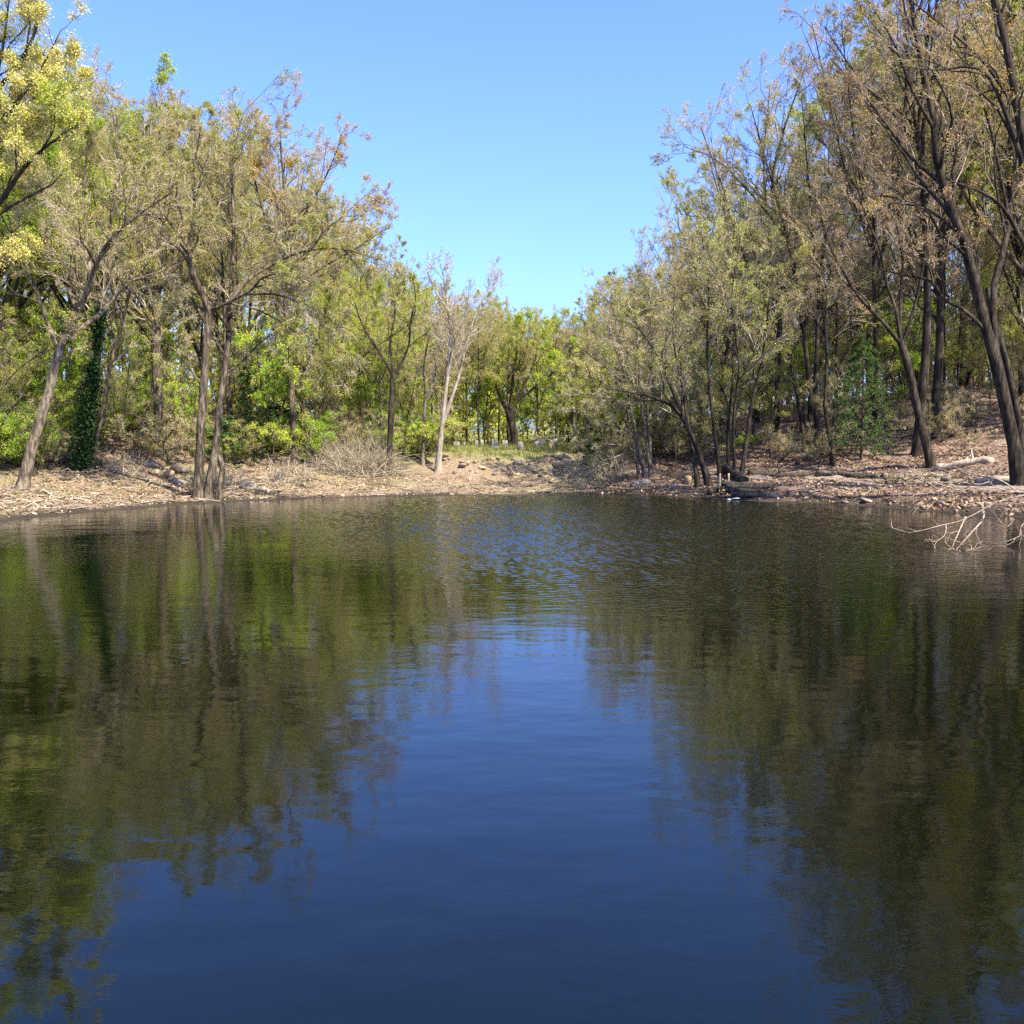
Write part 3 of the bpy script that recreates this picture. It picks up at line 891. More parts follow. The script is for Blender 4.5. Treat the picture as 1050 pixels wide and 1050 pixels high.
# ---------------------------------------------------------------- trees of the woods: one of each kind, then copies
HIDE = (0, -400, 0)
def proto(name, H, fork, nl, spread, r0, spec, exc=False):
    reseed(name + spec['leaf'] + str(H) + str(r0))
    g = proto_guides(H, fork, nl, spread, r0, excurrent=exc)
    o = tree_parts(name, g, spec, (0, 0, 0), sides0=7)
    o['H'] = H
    return o
PR = {
 'tan1': proto('budding_tree', 20, .35, 4, (12, 34), .26, dict(leaf='tan', nleaf=2.77, n4=5, lsize=0.0480, n1=1.1, len1=3.9, leaf2='olive', f2=.35)),
 'tan2': proto('budding_tree', 20, .3, 5, (14, 40), .24, dict(leaf='tan', nleaf=1.63, n4=5, lsize=0.0480, n1=1.0, len1=4.2, bark='bark_dark', leaf2='orange', f2=.3)),
 'olive1': proto('budding_tree', 20, .3, 5, (14, 40), .25, dict(leaf='olive', nleaf=4.37, lsize=0.0520, n1=1.1, len1=4., leaf2='lime', f2=.35)),
 'olive2': proto('budding_tree', 20, .4, 4, (12, 32), .22, dict(leaf='olive', nleaf=3.87, n4=5, lsize=0.0520, n1=1.2, len1=3.8, leaf2='tan', f2=.4, bark='bark_dark')),
 'green1': proto('leafy_tree', 20, .3, 5, (15, 42), .26, dict(leaf='green', nleaf=4.94, lsize=0.0680, n1=1.0, len1=4., leaf2='lime', f2=.45, bark='bark_dark', clump=.2)),
 'lime1': proto('leafy_tree', 20, .28, 5, (16, 44), .24, dict(leaf='lime', nleaf=4.56, lsize=0.0600, n1=1.0, len1=4.2, leaf2='olive', f2=.4, clump=.18)),
 'rust1': proto('bare_tree', 20, .4, 4, (10, 30), .22, dict(leaf='rust', nleaf=0.73, n4=5, lsize=0.0440, n1=1.1, len1=3.8, bark='bark_dark', twigm='twig_dark', leaf2='olive', f2=.55)),
 'rust2': proto('bare_tree', 20, .5, 4, (10, 28), .2, dict(leaf='rust', nleaf=0.63, n4=5, lsize=0.0440, n1=1.2, len1=3.6, bark='bark_dark', twigm='twig_dark', leaf2='lime', f2=.3)),
 'bare1': proto('bare_tree', 20, .35, 4, (10, 30), .22, dict(leaf='tan', nleaf=0.66, lsize=0.0400, n1=1.2, len1=3.6, bark='bark_grey', twigm='twig')),
 'pole1': proto('slender_tree', 20, .45, 7, (10, 30), .15, dict(leaf='olive', nleaf=2.01, n4=5, lsize=0.0480, n1=1.2, len1=2.8, bark='bark_dark', leaf2='tan', f2=.5), True),
 'pole2': proto('slender_tree', 20, .5, 6, (10, 30), .13, dict(leaf='rust', nleaf=1.00, n4=5, lsize=0.0440, n1=1.2, len1=2.8, bark='bark_dark', leaf2='tan', f2=.5), True),
 'sap_g': proto('sapling', 6, .25, 4, (15, 45), .05, dict(leaf='green', nleaf=3.42, lsize=0.0520, n1=2.2, len1=1.9, n2=5, n3=4, n4=4, leaf2='lime', f2=.5, twig=.005)),
 'sap_o': proto('sapling', 6, .25, 4, (15, 45), .05, dict(leaf='olive', nleaf=3.04, lsize=0.0400, n1=2.2, len1=1.9, n2=5, n3=4, n4=4, leaf2='lime', f2=.35, twig=.005)),
 'sap_t': proto('sapling', 6, .25, 4, (12, 40), .045, dict(leaf='tan', nleaf=1.14, lsize=0.0360, n1=2.2, len1=1.9, n2=5, n3=4, n4=4, leaf2='lime', f2=.4, twig=.006)),
 'bush_g': proto('shrub', 2.4, .06, 7, (20, 62), .03, dict(leaf='green', nleaf=3.42, lsize=0.0400, n1=3.2, len1=1.2, n2=4, n3=4, n4=3, leaf2='lime', f2=.5, twig=.004)),
 'bush_o': proto('shrub', 2.4, .06, 7, (20, 62), .03, dict(leaf='olive', nleaf=2.47, lsize=0.0360, n1=3.2, len1=1.2, n2=4, n3=4, n4=3, leaf2='lime', f2=.3, twig=.005)),
 'bush_t': proto('shrub', 2.4, .06, 8, (20, 70), .03, dict(leaf='tan', nleaf=0.95, lsize=0.0320, n1=3.2, len1=1.2, n2=5, n3=4, n4=3, leaf2='olive', f2=.4, twig=.006)),
}
def evergreen(H, r0, base, droop):
    P, R = stem([(0, 0, -.3), (0.05, 0, H * .5), (0, 0.05, H)], r0, .02)
    A, RA = [], []
    root = empty('evergreen')
    n = int(H * 7)
    t = np.linspace(base, .97, n)
    az = np.arange(n) * 2.4 + rng.normal(size=n) * .3
    L = (1 - t) ** .8 * H * .36 * rng.uniform(.7, 1.15, n) + .25
    k = np.linspace(0, 1, 6)
    p0 = np.array([np.interp(t, np.linspace(0, 1, 14), P[:, q]) for q in range(3)]).T
    dirs = np.stack([np.cos(az), np.sin(az), np.zeros(n)], 1)
    A = p0[:, None] + dirs[:, None] * (L[:, None] * k)[..., None]
    A[:, :, 2] += (L[:, None] * (.22 * k - droop * k * k))
    RA = np.repeat(np.linspace(.022, .005, 6)[None], n, 0) * (L[:, None] / 1.5 + .3)
    B, RB, LB = spawn(A, RA, 9, .15, 1, (35, 65), L * .38, 4, .08, -.06, .6, .003)
    C, RC, LC = spawn(B, RB, 4, .1, 1, (30, 60), LB * .5, 3, .08, -.05, .6, .002)
    m1 = MB(); m1.tubes(P, R, 7); m1.tubes(A, RA, 4)
    m1.build('trunk', M['bark'], root)
    m2 = MB(); m2.tubes(B, RB, 3, 0)
    idx = np.repeat(np.arange(len(C)), 9)
    c, _ = lerp_poly(C, idx, rng.random(len(idx)))
    m2.leaves(c + rng.normal(size=c.shape) * .04, .075, 1, up=.8, aspect=.3)
    m2.build('crown', [M['twig_dark'], M['needle']], root)
    root['H'] = H
    return root
PR['hemlock'] = evergreen(8, .13, .12, .34)
PR['yew'] = evergreen(3.2, .07, .03, .18)
def crown_points(o):
    me = [c for c in o.children if c.name.startswith('crown')][0].data
    v = np.empty(len(me.vertices) * 3, np.float32)
    me.vertices.foreach_get('co', v)
    return v.reshape(-1, 3)[::37]
CROWN = {k: crown_points(PR[k]) for k in PR}
used = {k: False for k in PR}
reseed('planting')
FILL = []
def put(kind, x, y, h, label, cat, group=None, rz=None, lean=.05, sq=1.):
    o = PR[kind] if not used[kind] else copy_tree(PR[kind])
    used[kind] = True
    s = h / PR[kind]['H']
    rz = rng.uniform(0, 6.28) if rz is None else rz
    if cat == 'tree':                          # keep the crown below the photo's skyline
        pc = CROWN[kind]
        c_, n_ = math.cos(rz), math.sin(rz)
        for _ in range(14):
            X_ = x + s * sq * (pc[:, 0] * c_ - pc[:, 1] * n_)
            Y_ = y + s * sq * (pc[:, 0] * n_ + pc[:, 1] * c_)
            Z_ = gz(x, y) + s * pc[:, 2] - CAMH
            dep = Y_ * math.cos(TH) - Z_ * math.sin(TH)
            if ((525 - F * (Y_ * math.sin(TH) + Z_ * math.cos(TH)) / dep) < np.interp(525 + F * X_ / dep, SKY_X, SKY_Y) - 4).mean() < .012:
                break
            s *= .94
    o.location = (x, y, gz(x, y) - .05)
    lean = .012 if cat == 'tree' else lean
    o.rotation_euler = (rng.normal() * lean, rng.normal() * lean, rz)
    o.scale = (s * sq, s * sq, s)
    tag(o, label, cat, group)
    return o

SKY_X = [-200, 0, 60, 110, 160, 200, 240, 290, 350, 380, 412, 440, 480, 520, 545, 570, 600, 640, 665, 690, 725, 760, 790, 850, 1300]
SKY_Y = [-150, -20, 30, 50, 60, 110, 125, 95, 150, 190, 262, 290, 300, 310, 322, 318, 300, 275, 225, 140, 75, 10, -60, -160, -200]
placed = []
def far_enough(x, y, r):
    return all((x - a) ** 2 + (y - b) ** 2 > (r + c) ** 2 * .25 for a, b, c in placed)
def fill(n, u, d, kinds, size, r, vary=(.8, 1.05), mind=10., lim=True, tries=4000, maxd=999, sq=1.):
    """scatter trees over bearings u (photo columns) and distances d behind the banks, under the photo's skyline"""
    c = 0
    ks, wts = zip(*kinds)
    wts = np.array(wts, float) / sum(wts)
    for _ in range(tries):
        if c >= n:
            break
        uu, D = rng.uniform(*u), rng.uniform(*d)
        x = (uu - 525) / F * D
        s = float(shore_dist(np.array([x]), np.array([D]))[0])
        if s < mind or s > maxd or not far_enough(x, D, r):
            continue
        if 455 < uu < 570 and D < 66 and size > 3:
            continue
        z = gz(x, D)
        h = size * rng.uniform(*vary)
        if lim:
            k = .25 * h / D * F * (.75 if D < 75 else .45)
            sk = max(np.interp(uu + q, SKY_X, SKY_Y) for q in (-k * 1.3, -k / 2, 0, k / 2, k * 1.3)) + rng.uniform(0, 18)
            h = min(h, (HOR - sk) / F * D + CAMH - z)
        if h < size * .3:
            continue
        placed.append((x, D, r))
        FILL.append([rng.choice(ks, p=wts), x, D, h, uu, sq])
        c += 1
# left woods
fill(16, (-240, 400), (52, 66), [('tan1', 2), ('olive1', 2), ('tan2', 1), ('lime1', 1), ('green1', 1)], 19, 4.2, mind=13)
fill(40, (-260, 420), (64, 105), [('tan1', 2), ('olive1', 2), ('olive2', 1), ('green1', 2.2), ('lime1', 2), ('tan2', 1), ('bare1', .5)], 23, 4.2, mind=14)
# far terrace and behind it
fill(9, (395, 470), (64, 100), [('olive1', 2), ('lime1', 2), ('pole1', 1), ('bare1', 1)], 18, 3.6)
fill(15, (455, 640), (76, 135), [('lime1', 2.5), ('olive1', 2), ('green1', 1), ('pole1', 1.5), ('bare1', .6)], 20, 4)
fill(9, (460, 640), (70, 90), [('pole1', 2), ('pole2', 1)], 13, 2.2)
# right woods
fill(9, (610, 720), (66, 100), [('bare1', 1.5), ('olive1', 1.5), ('tan1', 1.5), ('lime1', .6)], 20, 3.8, mind=8)
fill(12, (700, 1250), (52, 68), [('pole2', 1.3), ('rust1', 1.8), ('pole1', .8), ('olive2', 1.3), ('olive1', .8), ('tan1', 1), ('rust2', 1)], 25, 3.6, mind=9.5)
fill(20, (690, 1300), (66, 105), [('rust1', 1.4), ('rust2', 1.4), ('pole2', 1.2), ('tan2', 1.3), ('olive2', 1.5), ('olive1', 1), ('lime1', .7), ('tan1', 1), ('pole1', 1)], 31, 3.6, mind=10)
fill(26, (740, 1260), (54, 84), [('pole2', 2), ('rust2', 1), ('pole1', 1)], 16, 1.5, (.7, 1.1), 10.5)
# understorey
fill(30, (790, 1260), (68, 98), [('sap_t', 3), ('sap_o', 1)], 9, 2.2, (.7, 1.2), 20, False)
fill(52, (-150, 330), (46, 72), [('sap_g', 3), ('sap_o', 2), ('sap_t', 1)], 6.5, 2.0, (.6, 1.2), 10.5, False)
fill(26, (310, 440), (58, 82), [('sap_g', 1.5), ('sap_o', 2), ('sap_t', 1)], 6, 1.8, (.6, 1.3), 11, False)
fill(12, (455, 640), (76, 100), [('sap_g', 2), ('sap_o', 2)], 6, 1.8, (.7, 1.3), 12, False)
fill(20, (590, 740), (53, 78), [('sap_o', 2), ('sap_t', 2), ('sap_g', .7)], 6, 1.7, (.6, 1.2), 8.3, False)
fill(56, (730, 1180), (54, 90), [('sap_t', 4), ('sap_o', 1.2), ('sap_g', .6)], 6.5, 1.7, (.6, 1.3), 9.5, False)
fill(44, (-150, 320), (42, 66), [('bush_g', 2.5), ('bush_o', 2), ('bush_t', 1.6)], 2.4, 1.2, (.5, 1.2), 9.8, False, sq=1.2)
fill(16, (300, 440), (56, 72), [('bush_o', 2), ('bush_t', 1.5), ('bush_g', 1)], 2.2, 1.1, (.5, 1.2), 10.5, False, sq=1.2)
fill(10, (610, 700), (53, 66), [('bush_o', 2), ('bush_t', 2)], 2.2, 1.1, (.5, 1.1), 8.2, False, sq=1.2)
fill(22, (700, 1120), (52, 74), [('bush_t', 3), ('bush_o', 1.2), ('bush_g', .5)], 2., 1.2, (.4, 1.1), 9., False)

def far_woods():
    reseed('far woods')
    N = 420
    u = rng.uniform(-260, 1320, N)
    D = rng.uniform(98, 150, N)
    gap = (u > 500) & (u < 590)
    x = (u - 525) / F * D
    z = ground(x, D)
    sk = np.interp(u, SKY_X, np.array(SKY_Y)) + rng.uniform(25, 110, N)
    h = np.clip((HOR - sk) / F * D + CAMH - z, 5, 24)
    mb = MB()
    k = np.linspace(0, 1, 6)
    P = np.stack([x[:, None] + np.cumsum(rng.normal(size=(N, 6)) * .25, 1), D[:, None] + 0 * k, z[:, None] - .3 + h[:, None] * .9 * k], -1)
    R_ = rng.uniform(.1, .2, N)[:, None] * (1 - .8 * k)
    mb.tubes(P, R_, 5, 0)
    A, RA, LA = spawn(P, R_, 14, .15, 1, (25, 65), h * .22, 5, .15, .1, .5, .02)
    B, RB, LB = spawn(A, RA, 5, .15, 1, (25, 60), LA * .5, 4, .15, .05, .6, .012)
    mb.tubes(A, RA, 3, 0); mb.tubes(B, RB, 3, 0)
    idx = np.repeat(np.arange(len(B)), 5)
    c, _ = lerp_poly(B, idx, rng.random(len(idx)))
    c = c + rng.normal(size=c.shape) * .25
    ui = 525 + F * c[:, 0] / c[:, 1] + rng.normal(size=len(c)) * 60
    sp_ = rng.random(len(c))
    n2 = 80000
    ul, Dl = 1320 - 1580 * rng.random(n2) ** 1.5, rng.uniform(84, 125, n2)
    xl = (ul - 525) / F * Dl
    hl = 3. + 8 * np.clip(fbm(xl * .22, Dl * .22) + .45, 0, 1.2)
    c2 = np.column_stack([xl, Dl, ground(xl, Dl) + hl * rng.random(n2) ** .8])
    c2 = c2[~((ul > 490) & (ul < 585) & (hl > 7))]
    c = np.concatenate([c, c2])
    ui = 525 + F * c[:, 0] / c[:, 1] + rng.normal(size=len(c)) * 60
    sp_ = rng.random(len(c))
    mi = np.where(ui < 640, np.where(sp_ < .4, 1, 2), np.where(sp_ < .45, 3, 1))
    for m_ in (1, 2, 3):
        mb.leaves(c[mi == m_], .17, m_)
    o = mb.build('far_woods', [M['twig_dark'], M['olive'], M['lime'], M['tan']])
    tag(o, 'far woods closing the view behind the trees', 'woods', kind='stuff')
far_woods()
LOOK = {'tan1': 'tan budding tree', 'tan2': 'greyish tan budding tree', 'olive1': 'olive green budding tree', 'olive2': 'olive brown budding tree',
        'green1': 'fresh green leafy tree', 'lime1': 'yellow green leafy tree', 'rust1': 'dark rusty budded tree', 'rust2': 'brown rusty budded tree',
        'bare1': 'nearly bare grey tree', 'pole1': 'slender olive topped tree', 'pole2': 'slender rusty topped tree',
        'sap_g': 'fresh green sapling', 'sap_o': 'olive green sapling', 'sap_t': 'bare tan sapling',
        'bush_g': 'bright green shrub', 'bush_o': 'olive shrub', 'bush_t': 'tan twiggy shrub'}
HERO.sort()
ORD = ['first', 'second', 'third', 'fourth', 'fifth', 'sixth', 'seventh', 'eighth', 'ninth', 'tenth', 'eleventh', 'twelfth']
rows = []
FILL = [q for q in FILL if not (abs(q[4] - 884) < 34 and q[2] < 56 and q[3] > 1.5)]   # keep the view of the hemlock open
for k, x, D, h, uu, sq in FILL:
    j = min(range(len(HERO)), key=lambda q: abs(HERO[q][0] - uu))
    dx = uu - HERO[j][0]
    if HERO[j][0] == -62 or (uu < -30 and j == 0):
        dx = -99
    rel = 'straight behind' if abs(dx) < 14 else ('behind and right of' if dx > 0 else 'behind and left of')
    dist = 'close' if D < 58 else ('well' if D < 80 else 'far')
    hw = HERO[j][1]
    rows.append([k, x, D, h, uu, sq, f"{LOOK[k]} {dist} {rel} {hw}"])
from collections import defaultdict
dd = defaultdict(list)
for r_ in rows:
    dd[r_[6]].append(r_)
for lab, rs in dd.items():
    if len(rs) > 1:
        rs.sort(key=lambda q: q[4])
        for i, q in enumerate(rs):
            q[6] = f"{ORD[i]} from left, {lab}"
            if len(q[6].split()) > 16:
                q[6] = f"{ORD[i]} {lab}"
GRP = {'sap': 'saplings under the woods', 'bus': 'shrubs under the woods'}
for k, x, D, h, uu, sq, lab in rows:
    put(k, x, D, h, lab, {'sap': 'sapling', 'bus': 'shrub'}.get(k[:3], 'tree'), GRP.get(k[:3], 'trees of the left woods' if uu < 420 else ('trees behind the far terrace' if uu < 640 else 'trees of the right woods')), sq=sq)

# evergreens
def ev(kind, px, py, h, lab, D=None, sq=1.):
    p = gp(px, py) if D is None else at(px, py, D)
    put(kind, p[0], p[1], h, lab, 'evergreen', 'evergreens round the pond', lean=.01, sq=sq)
ev('hemlock', 884, 440, 6.6, 'bright green young hemlock among the bare trunks of the right slope', D=53, sq=.9)
ev('hemlock', 258, 460, 5.2, 'tall dark evergreen in the shade behind the twin trunked tree', D=58, sq=1.2)
ev('hemlock', 312, 455, 5.6, 'tall dark evergreen behind the row of gravestones', D=78, sq=1.25)
ev('yew', 288, 470, 3.0, 'broad low evergreen bush left of the gravestones', D=60, sq=1.6)
ev('yew', 232, 478, 2.6, 'low evergreen bush hugging the roots of the twin trunked tree', D=55, sq=1.5)
ev('yew', 609, 470, 1.9, 'small dark evergreen bush alone on the rim of the far bank', D=58, sq=1.3)
for k in PR:                                   # a kind nobody planted
    if not used[k]:
        for ch in list(PR[k].children):
            bpy.data.objects.remove(ch)
        bpy.data.objects.remove(PR[k])

# ---------------------------------------------------------------- things on the banks
reseed('banks')
def stick(p0, p1, r0, r1, sag=.0, wob=.08, K=9, cap=True):
    p0, p1 = np.asarray(p0, float), np.asarray(p1, float)
    t = np.linspace(0, 1, K)[:, None]
    P = p0 * (1 - t) + p1 * t
    P[1:-1] += rng.normal(size=(K - 2, 3)) * wob
    P[:, 2] -= (sag * 4 * t * (1 - t))[:, 0]
    return P, r0 + (r1 - r0) * t[:, 0]

def log(a, b, w0, w1, mat, label, lift=.35, stubs=2, name='fallen_log'):
    A, B = gp(*a), gp(*b)
    D = (A[1] + B[1]) / 2
    r0, r1 = .5 * w0 * A[1] / F, .5 * w1 * B[1] / F
    K = 12
    t = np.linspace(0, 1, K)[:, None]
    P = A * (1 - t) + B * t
    P[:, :2] += rng.normal(size=(K, 2)) * .05
    g = ground(P[:, 0], P[:, 1])
    g = np.convolve(np.pad(g, 2, 'edge'), np.ones(5) / 5, 'valid')
    R = (r0 + (r1 - r0) * t[:, 0]) * (1 + rng.normal(size=K) * .06)
    P[:, 2] = g + R * (2 * lift - .1)
    o = empty(name, P[0])
    mb = MB()
    mb.tubes(P, R, 10, cap=True)
    mb.build('trunk', mat, o, origin=P[0])
    for k in range(stubs):
        i = rng.integers(3, K - 2)
        q = P[i]
        d = norm(np.array([rng.normal(), rng.normal() * .6, abs(rng.normal()) + .5]))
        mb = MB()
        mb.tubes(*stick(q, q + d * rng.uniform(.3, .9), R[i] * .35, R[i] * .15, K=4, wob=.03), 5, cap=True)
        mb.build('branch_stub', mat, o, origin=P[0])
    return tag(o, label, 'log')

log((765, 487), (862, 484), 7, 5, M['wood_dark'], 'long dark log lying behind the path right of the many stemmed tree')
log((838, 489), (905, 491), 7, 8, M['bark'], 'knobbly brown log lying along the path in front of the slim wavy tree')
log((905, 492), (965, 487), 8, 7, M['bark_grey'], 'grey log lying end to end with the knobbly brown log')
log((960, 485), (1018, 474), 8, 8, M['wood_tan'], 'smooth pale log slanting up the leafy slope left of the great dark tree')
log((1000, 496), (1062, 497), 6, 7, M['wood_tan'], 'reddish tan log at the foot of the great dark tree')
log((955, 452), (998, 444), 5, 4, M['wood_dark'], 'dark log slanting across the leaves behind the bowed five limbed tree')
log((1000, 446), (1045, 436), 5, 4, M['bark'], 'brown log high on the slope at the right edge')
log((905, 462), (950, 455), 4, 4, M['bark'], 'thin brown log left of the bowed five limbed tree on the slope')
log((742, 486), (764, 500), 11, 8, M['wood_dark'], 'thick dark log leaning down from the many stemmed tree to the steps', lift=.7)
log((728, 508), (752, 499), 7, 4, M['wood_dark'], 'wet dark log at the waterline left of the timber steps', lift=.5)
log((640, 482), (608, 484), 5, 3, M['wood_dark'], 'dark log in the shade under the sweeping slender clump', stubs=3)
log((816, 478), (848, 462), 5, 4, M['wood_dark'], 'dark log pointing uphill to the three dark trunks')
log((64, 494), (92, 491), 4, 3, M['bark'], 'thin brown log on the left beach right of the leaning grey tree')
log((38, 478), (78, 474), 6, 5, M['wood_dark'], 'dark log in the shaded bank between the leaning grey tree and ivy wrapped tree')
log((100, 478), (150, 476), 6, 5, M['bark'], 'brown log on the bank right of the ivy wrapped tree')
log((222, 502), (262, 499), 3, 2, M['wood_tan'], 'pale stick of driftwood right of the twin trunked tree')
log((330, 484), (352, 462), 4, 3, M['wood_tan'], 'pale broken trunk leaning up beside the brush heap', lift=1.6)
log((415, 466), (443, 478), 4, 4, M['wood_dark'], 'dark slanting bar standing in for the shadow of the tall pale barked tree')  # cast shadow of the pale tree modelled as a dark bar, no real log
log((675, 449), (715, 446), 4, 3, M['wood_tan'], 'pale log among the saplings behind the dark bent tree')

# timber steps
st = empty('timber_steps', gp(778, 507))
s0 = gp(776, 512)
for k in range(4):
    mb = MB()
    y0 = s0[1] + .1 + k * .55
    z0 = max(gz(s0[0], y0), 0) + .1 + k * .05
    L = 1.05 + .12 * (k % 2)
    mb.tubes(*stick((s0[0] - L, y0 + .25, z0 + .02), (s0[0] + L, y0 - .05, z0 + rng.normal() * .04), .12, .11, wob=.012), 8, cap=True)
    mb.build('step', M['wood_dark'], st, origin=st.location)
for sx in (-1.15, -.75):
    mb = MB()
    mb.tubes(*stick((s0[0] + sx, s0[1] + 2.4, gz(s0[0], s0[1] + 2.4) - .2), (s0[0] + sx, s0[1] + 2.4, gz(s0[0], s0[1] + 2.4) + .65), .05, .045, wob=.006, K=5), 6, cap=True)
    mb.build('post', M['wood_tan'], st, origin=st.location)
tag(st, 'dark timber steps leading down the right bank to the water', 'steps')

# dead limb reaching over the water on the right, from a dead tree outside the frame
def deadlimb():
    reseed('dead limb')
    D = 27.
    g = []
    root_at = np.array([21.5, 30.5, gz(21.5, 30.5) - .2])
    P0 = np.array([root_at, root_at + [-1.6, -.9, 1.4], at(1180, 482, 28), at(1110, 500, 27.5)])
    main = stem(P0, .16, .06, 12)
    defs = [([(1110, 500), (1075, 504), (1045, 505), (1012, 499), (985, 503), (962, 502), (948, 514), (930, 527)], 2.4, .8, 27.5, 1.5),
            ([(1110, 500), (1060, 506), (1024, 514), (998, 528), (976, 537), (955, 540), (938, 547), (914, 541)], 2.4, .8, 27.2, -1.2),
            ([(1008, 522), (1008, 532), (997, 545), (980, 564)], 2.8, 1.4, 27., -2.4),
            ([(980, 564), (990, 566), (1000, 561)], 1.4, .8, 24.6, 0),
            ([(990, 530), (982, 548), (977, 560), (980, 565)], 2., 1., 26.5, -2.),
            ([(962, 502), (945, 490), (938, 482), (938, 478)], 2., .9, 29, .3),
            ([(985, 503), (965, 497), (945, 490)], 1.8, .9, 28.6, .4),
            ([(1045, 505), (1020, 490), (985, 486), (955, 478)], 2.2, .9, 28, 1),
            ([(970, 538), (969, 548), (960, 556), (958, 562)], 1.4, .7, 26.4, -1.5),
            ([(1040, 532), (1034, 540), (1030, 542)], 1.4, .7, 26.6, 0),
            ([(1062, 525), (1047, 540), (1046, 549), (1030, 556)], 1.8, .7, 26.6, -1)]
    for pts, w0, w1, D0, dr in defs:
        g.append(px_stem(pts, D0, w0, w1, dr, K=12))
    o = empty('dead_tree', root_at)
    mb = MB(); mb.tubes(*main, 8)
    mb.build('trunk', M['bark_grey'], o, origin=root_at)
    mb = MB()
    P = np.stack([q[0] for q in g]); R = np.stack([q[1] for q in g])
    mb.tubes(P, R, 6)
    B, RB, LB = spawn(P, R, 6, .25, 1., (25, 75), .75, 6, .22, -.05, .75, .006)
    C, RC, LC = spawn(B, RB, 2, .3, 1., (25, 70), .3, 4, .2, 0, .7, .005)
    for q in (B, C):
        q[:, :, 2] = np.maximum(q[:, :, 2], -.05)
    mb.tubes(B, RB, 4); mb.tubes(C, RC, 3)
    mb.build('branches', M['wood_tan'], o, origin=root_at)
    tag(o, 'bare dead limbs of a toppled tree hanging over the water at right', 'dead tree')
deadlimb()

# brush heap on the far left shore
def brush(px, py, wpx, n, label, hgt=2.0):
    c = gp(px, py)
    mb = MB()
    w = wpx * c[1] / F
    P0 = np.column_stack([c[0] + np.clip(rng.normal(size=n), -1.8, 1.8) * w * .22, c[1] + np.clip(rng.normal(size=n), -1.6, 1.6) * .7, np.zeros(n)])
    P0[:, 2] = ground(P0[:, 0], P0[:, 1])
    az = rng.uniform(0, 6.28, n)
    el = rng.uniform(.1, 1.35, n)
    d = np.stack([np.cos(az) * np.cos(el), np.sin(az) * np.cos(el) * .6, np.sin(el)], 1)
    L = rng.uniform(.5, 1., n) * hgt
    k = np.linspace(0, 1, 6)
    P = P0[:, None] + d[:, None] * (L[:, None] * k)[..., None]
    P[:, :, 2] -= .28 * (L[:, None] * k * k)
    P += np.cumsum(rng.normal(size=P.shape) * .035, 1)
    P[:, :, 2] = np.maximum(P[:, :, 2], ground(P[:, :, 0].ravel(), P[:, :, 1].ravel()).reshape(P.shape[:2]) + .02)
    R = np.repeat(np.linspace(.022, .006, 6)[None], n, 0)
    mb.tubes(P, R, 4)
    B, RB, LB = spawn(P, R, 5, .3, 1, (15, 50), L * .4, 4, .15, .0, .6, .005)
    mb.tubes(B, RB, 3)
    o = mb.build('brush_heap', M['twig'], origin=c)
    return tag(o, label, 'brush heap')
brush(366, 484, 95, 420, 'big heap of tan brushwood on the shore left of the dark forked tree', 3.0)
brush(228, 500, 40, 120, 'tangle of tan suckers at the foot of the twin trunked tree', 1.6)
brush(300, 486, 55, 90, 'low tangle of grey sticks between the beach and the gravestones', 1.2)
brush(620, 484, 60, 160, 'tangle of bare twigs under the sweeping slender clump', 1.6)
brush(20, 474, 60, 130, 'tangle of twigs on the shaded bank behind the leaning grey tree', 1.5)
brush(128, 484, 40, 90, 'tangle of dead sticks right of the ivy wrapped tree', 1.1)
brush(286, 494, 30, 60, 'small tangle of dead sticks on the left beach above the water', .9)
brush(590, 482, 30, 60, 'small tangle of roots in the middle of the rubble bank', 1.0)

reseed('stones')
# stones
def stone_mesh(seed):
    r = np.random.default_rng(seed)
    nu, nv = 10, 7
    u, v = np.meshgrid(np.arange(nu) * 2 * math.pi / nu, np.linspace(.02, math.pi - .02, nv))
    P = np.stack([np.cos(u) * np.sin(v), np.sin(u) * np.sin(v), np.cos(v)], -1).reshape(-1, 3)
    for _ in range(6):                          # chip flat faces
        d = norm(r.normal(size=3)); h = r.uniform(.5, .8)
        q = P @ d
        P = np.where((q > h)[:, None], P - np.outer(q - h, d), P)
    P += r.normal(size=P.shape) * .03
    P *= np.array([1, .75, .5])
    j, i = np.meshgrid(np.arange(nv - 1), np.arange(nu), indexing='ij')
    f = np.stack([j * nu + i, (j + 1) * nu + i, (j + 1) * nu + (i + 1) % nu, j * nu + (i + 1) % nu], -1)
    return P, f
STN = []
for k in range(6):
    for mt in ('stone', 'stone_tan'):
        mb = MB(); mb.add(*stone_mesh(k))
        STN.append(mb.build('stone', M[mt], smooth=False))
stn_used = set()
def stone(x, y, s, label, group, i=None):
    i = int(rng.integers(0, len(STN))) if i is None else i
    o = STN[i]
    if i in stn_used:
        o = o.copy(); COL.objects.link(o)
    stn_used.add(i)
    o.location = (x, y, gz(x, y) + s * .18)
    o.rotation_euler = (rng.normal() * .25, rng.normal() * .25, rng.uniform(0, 6.28))
    o.scale = (s, s * rng.uniform(.7, 1.1), s * rng.uniform(.7, 1.2))
    return tag(o, label, 'stone', group)
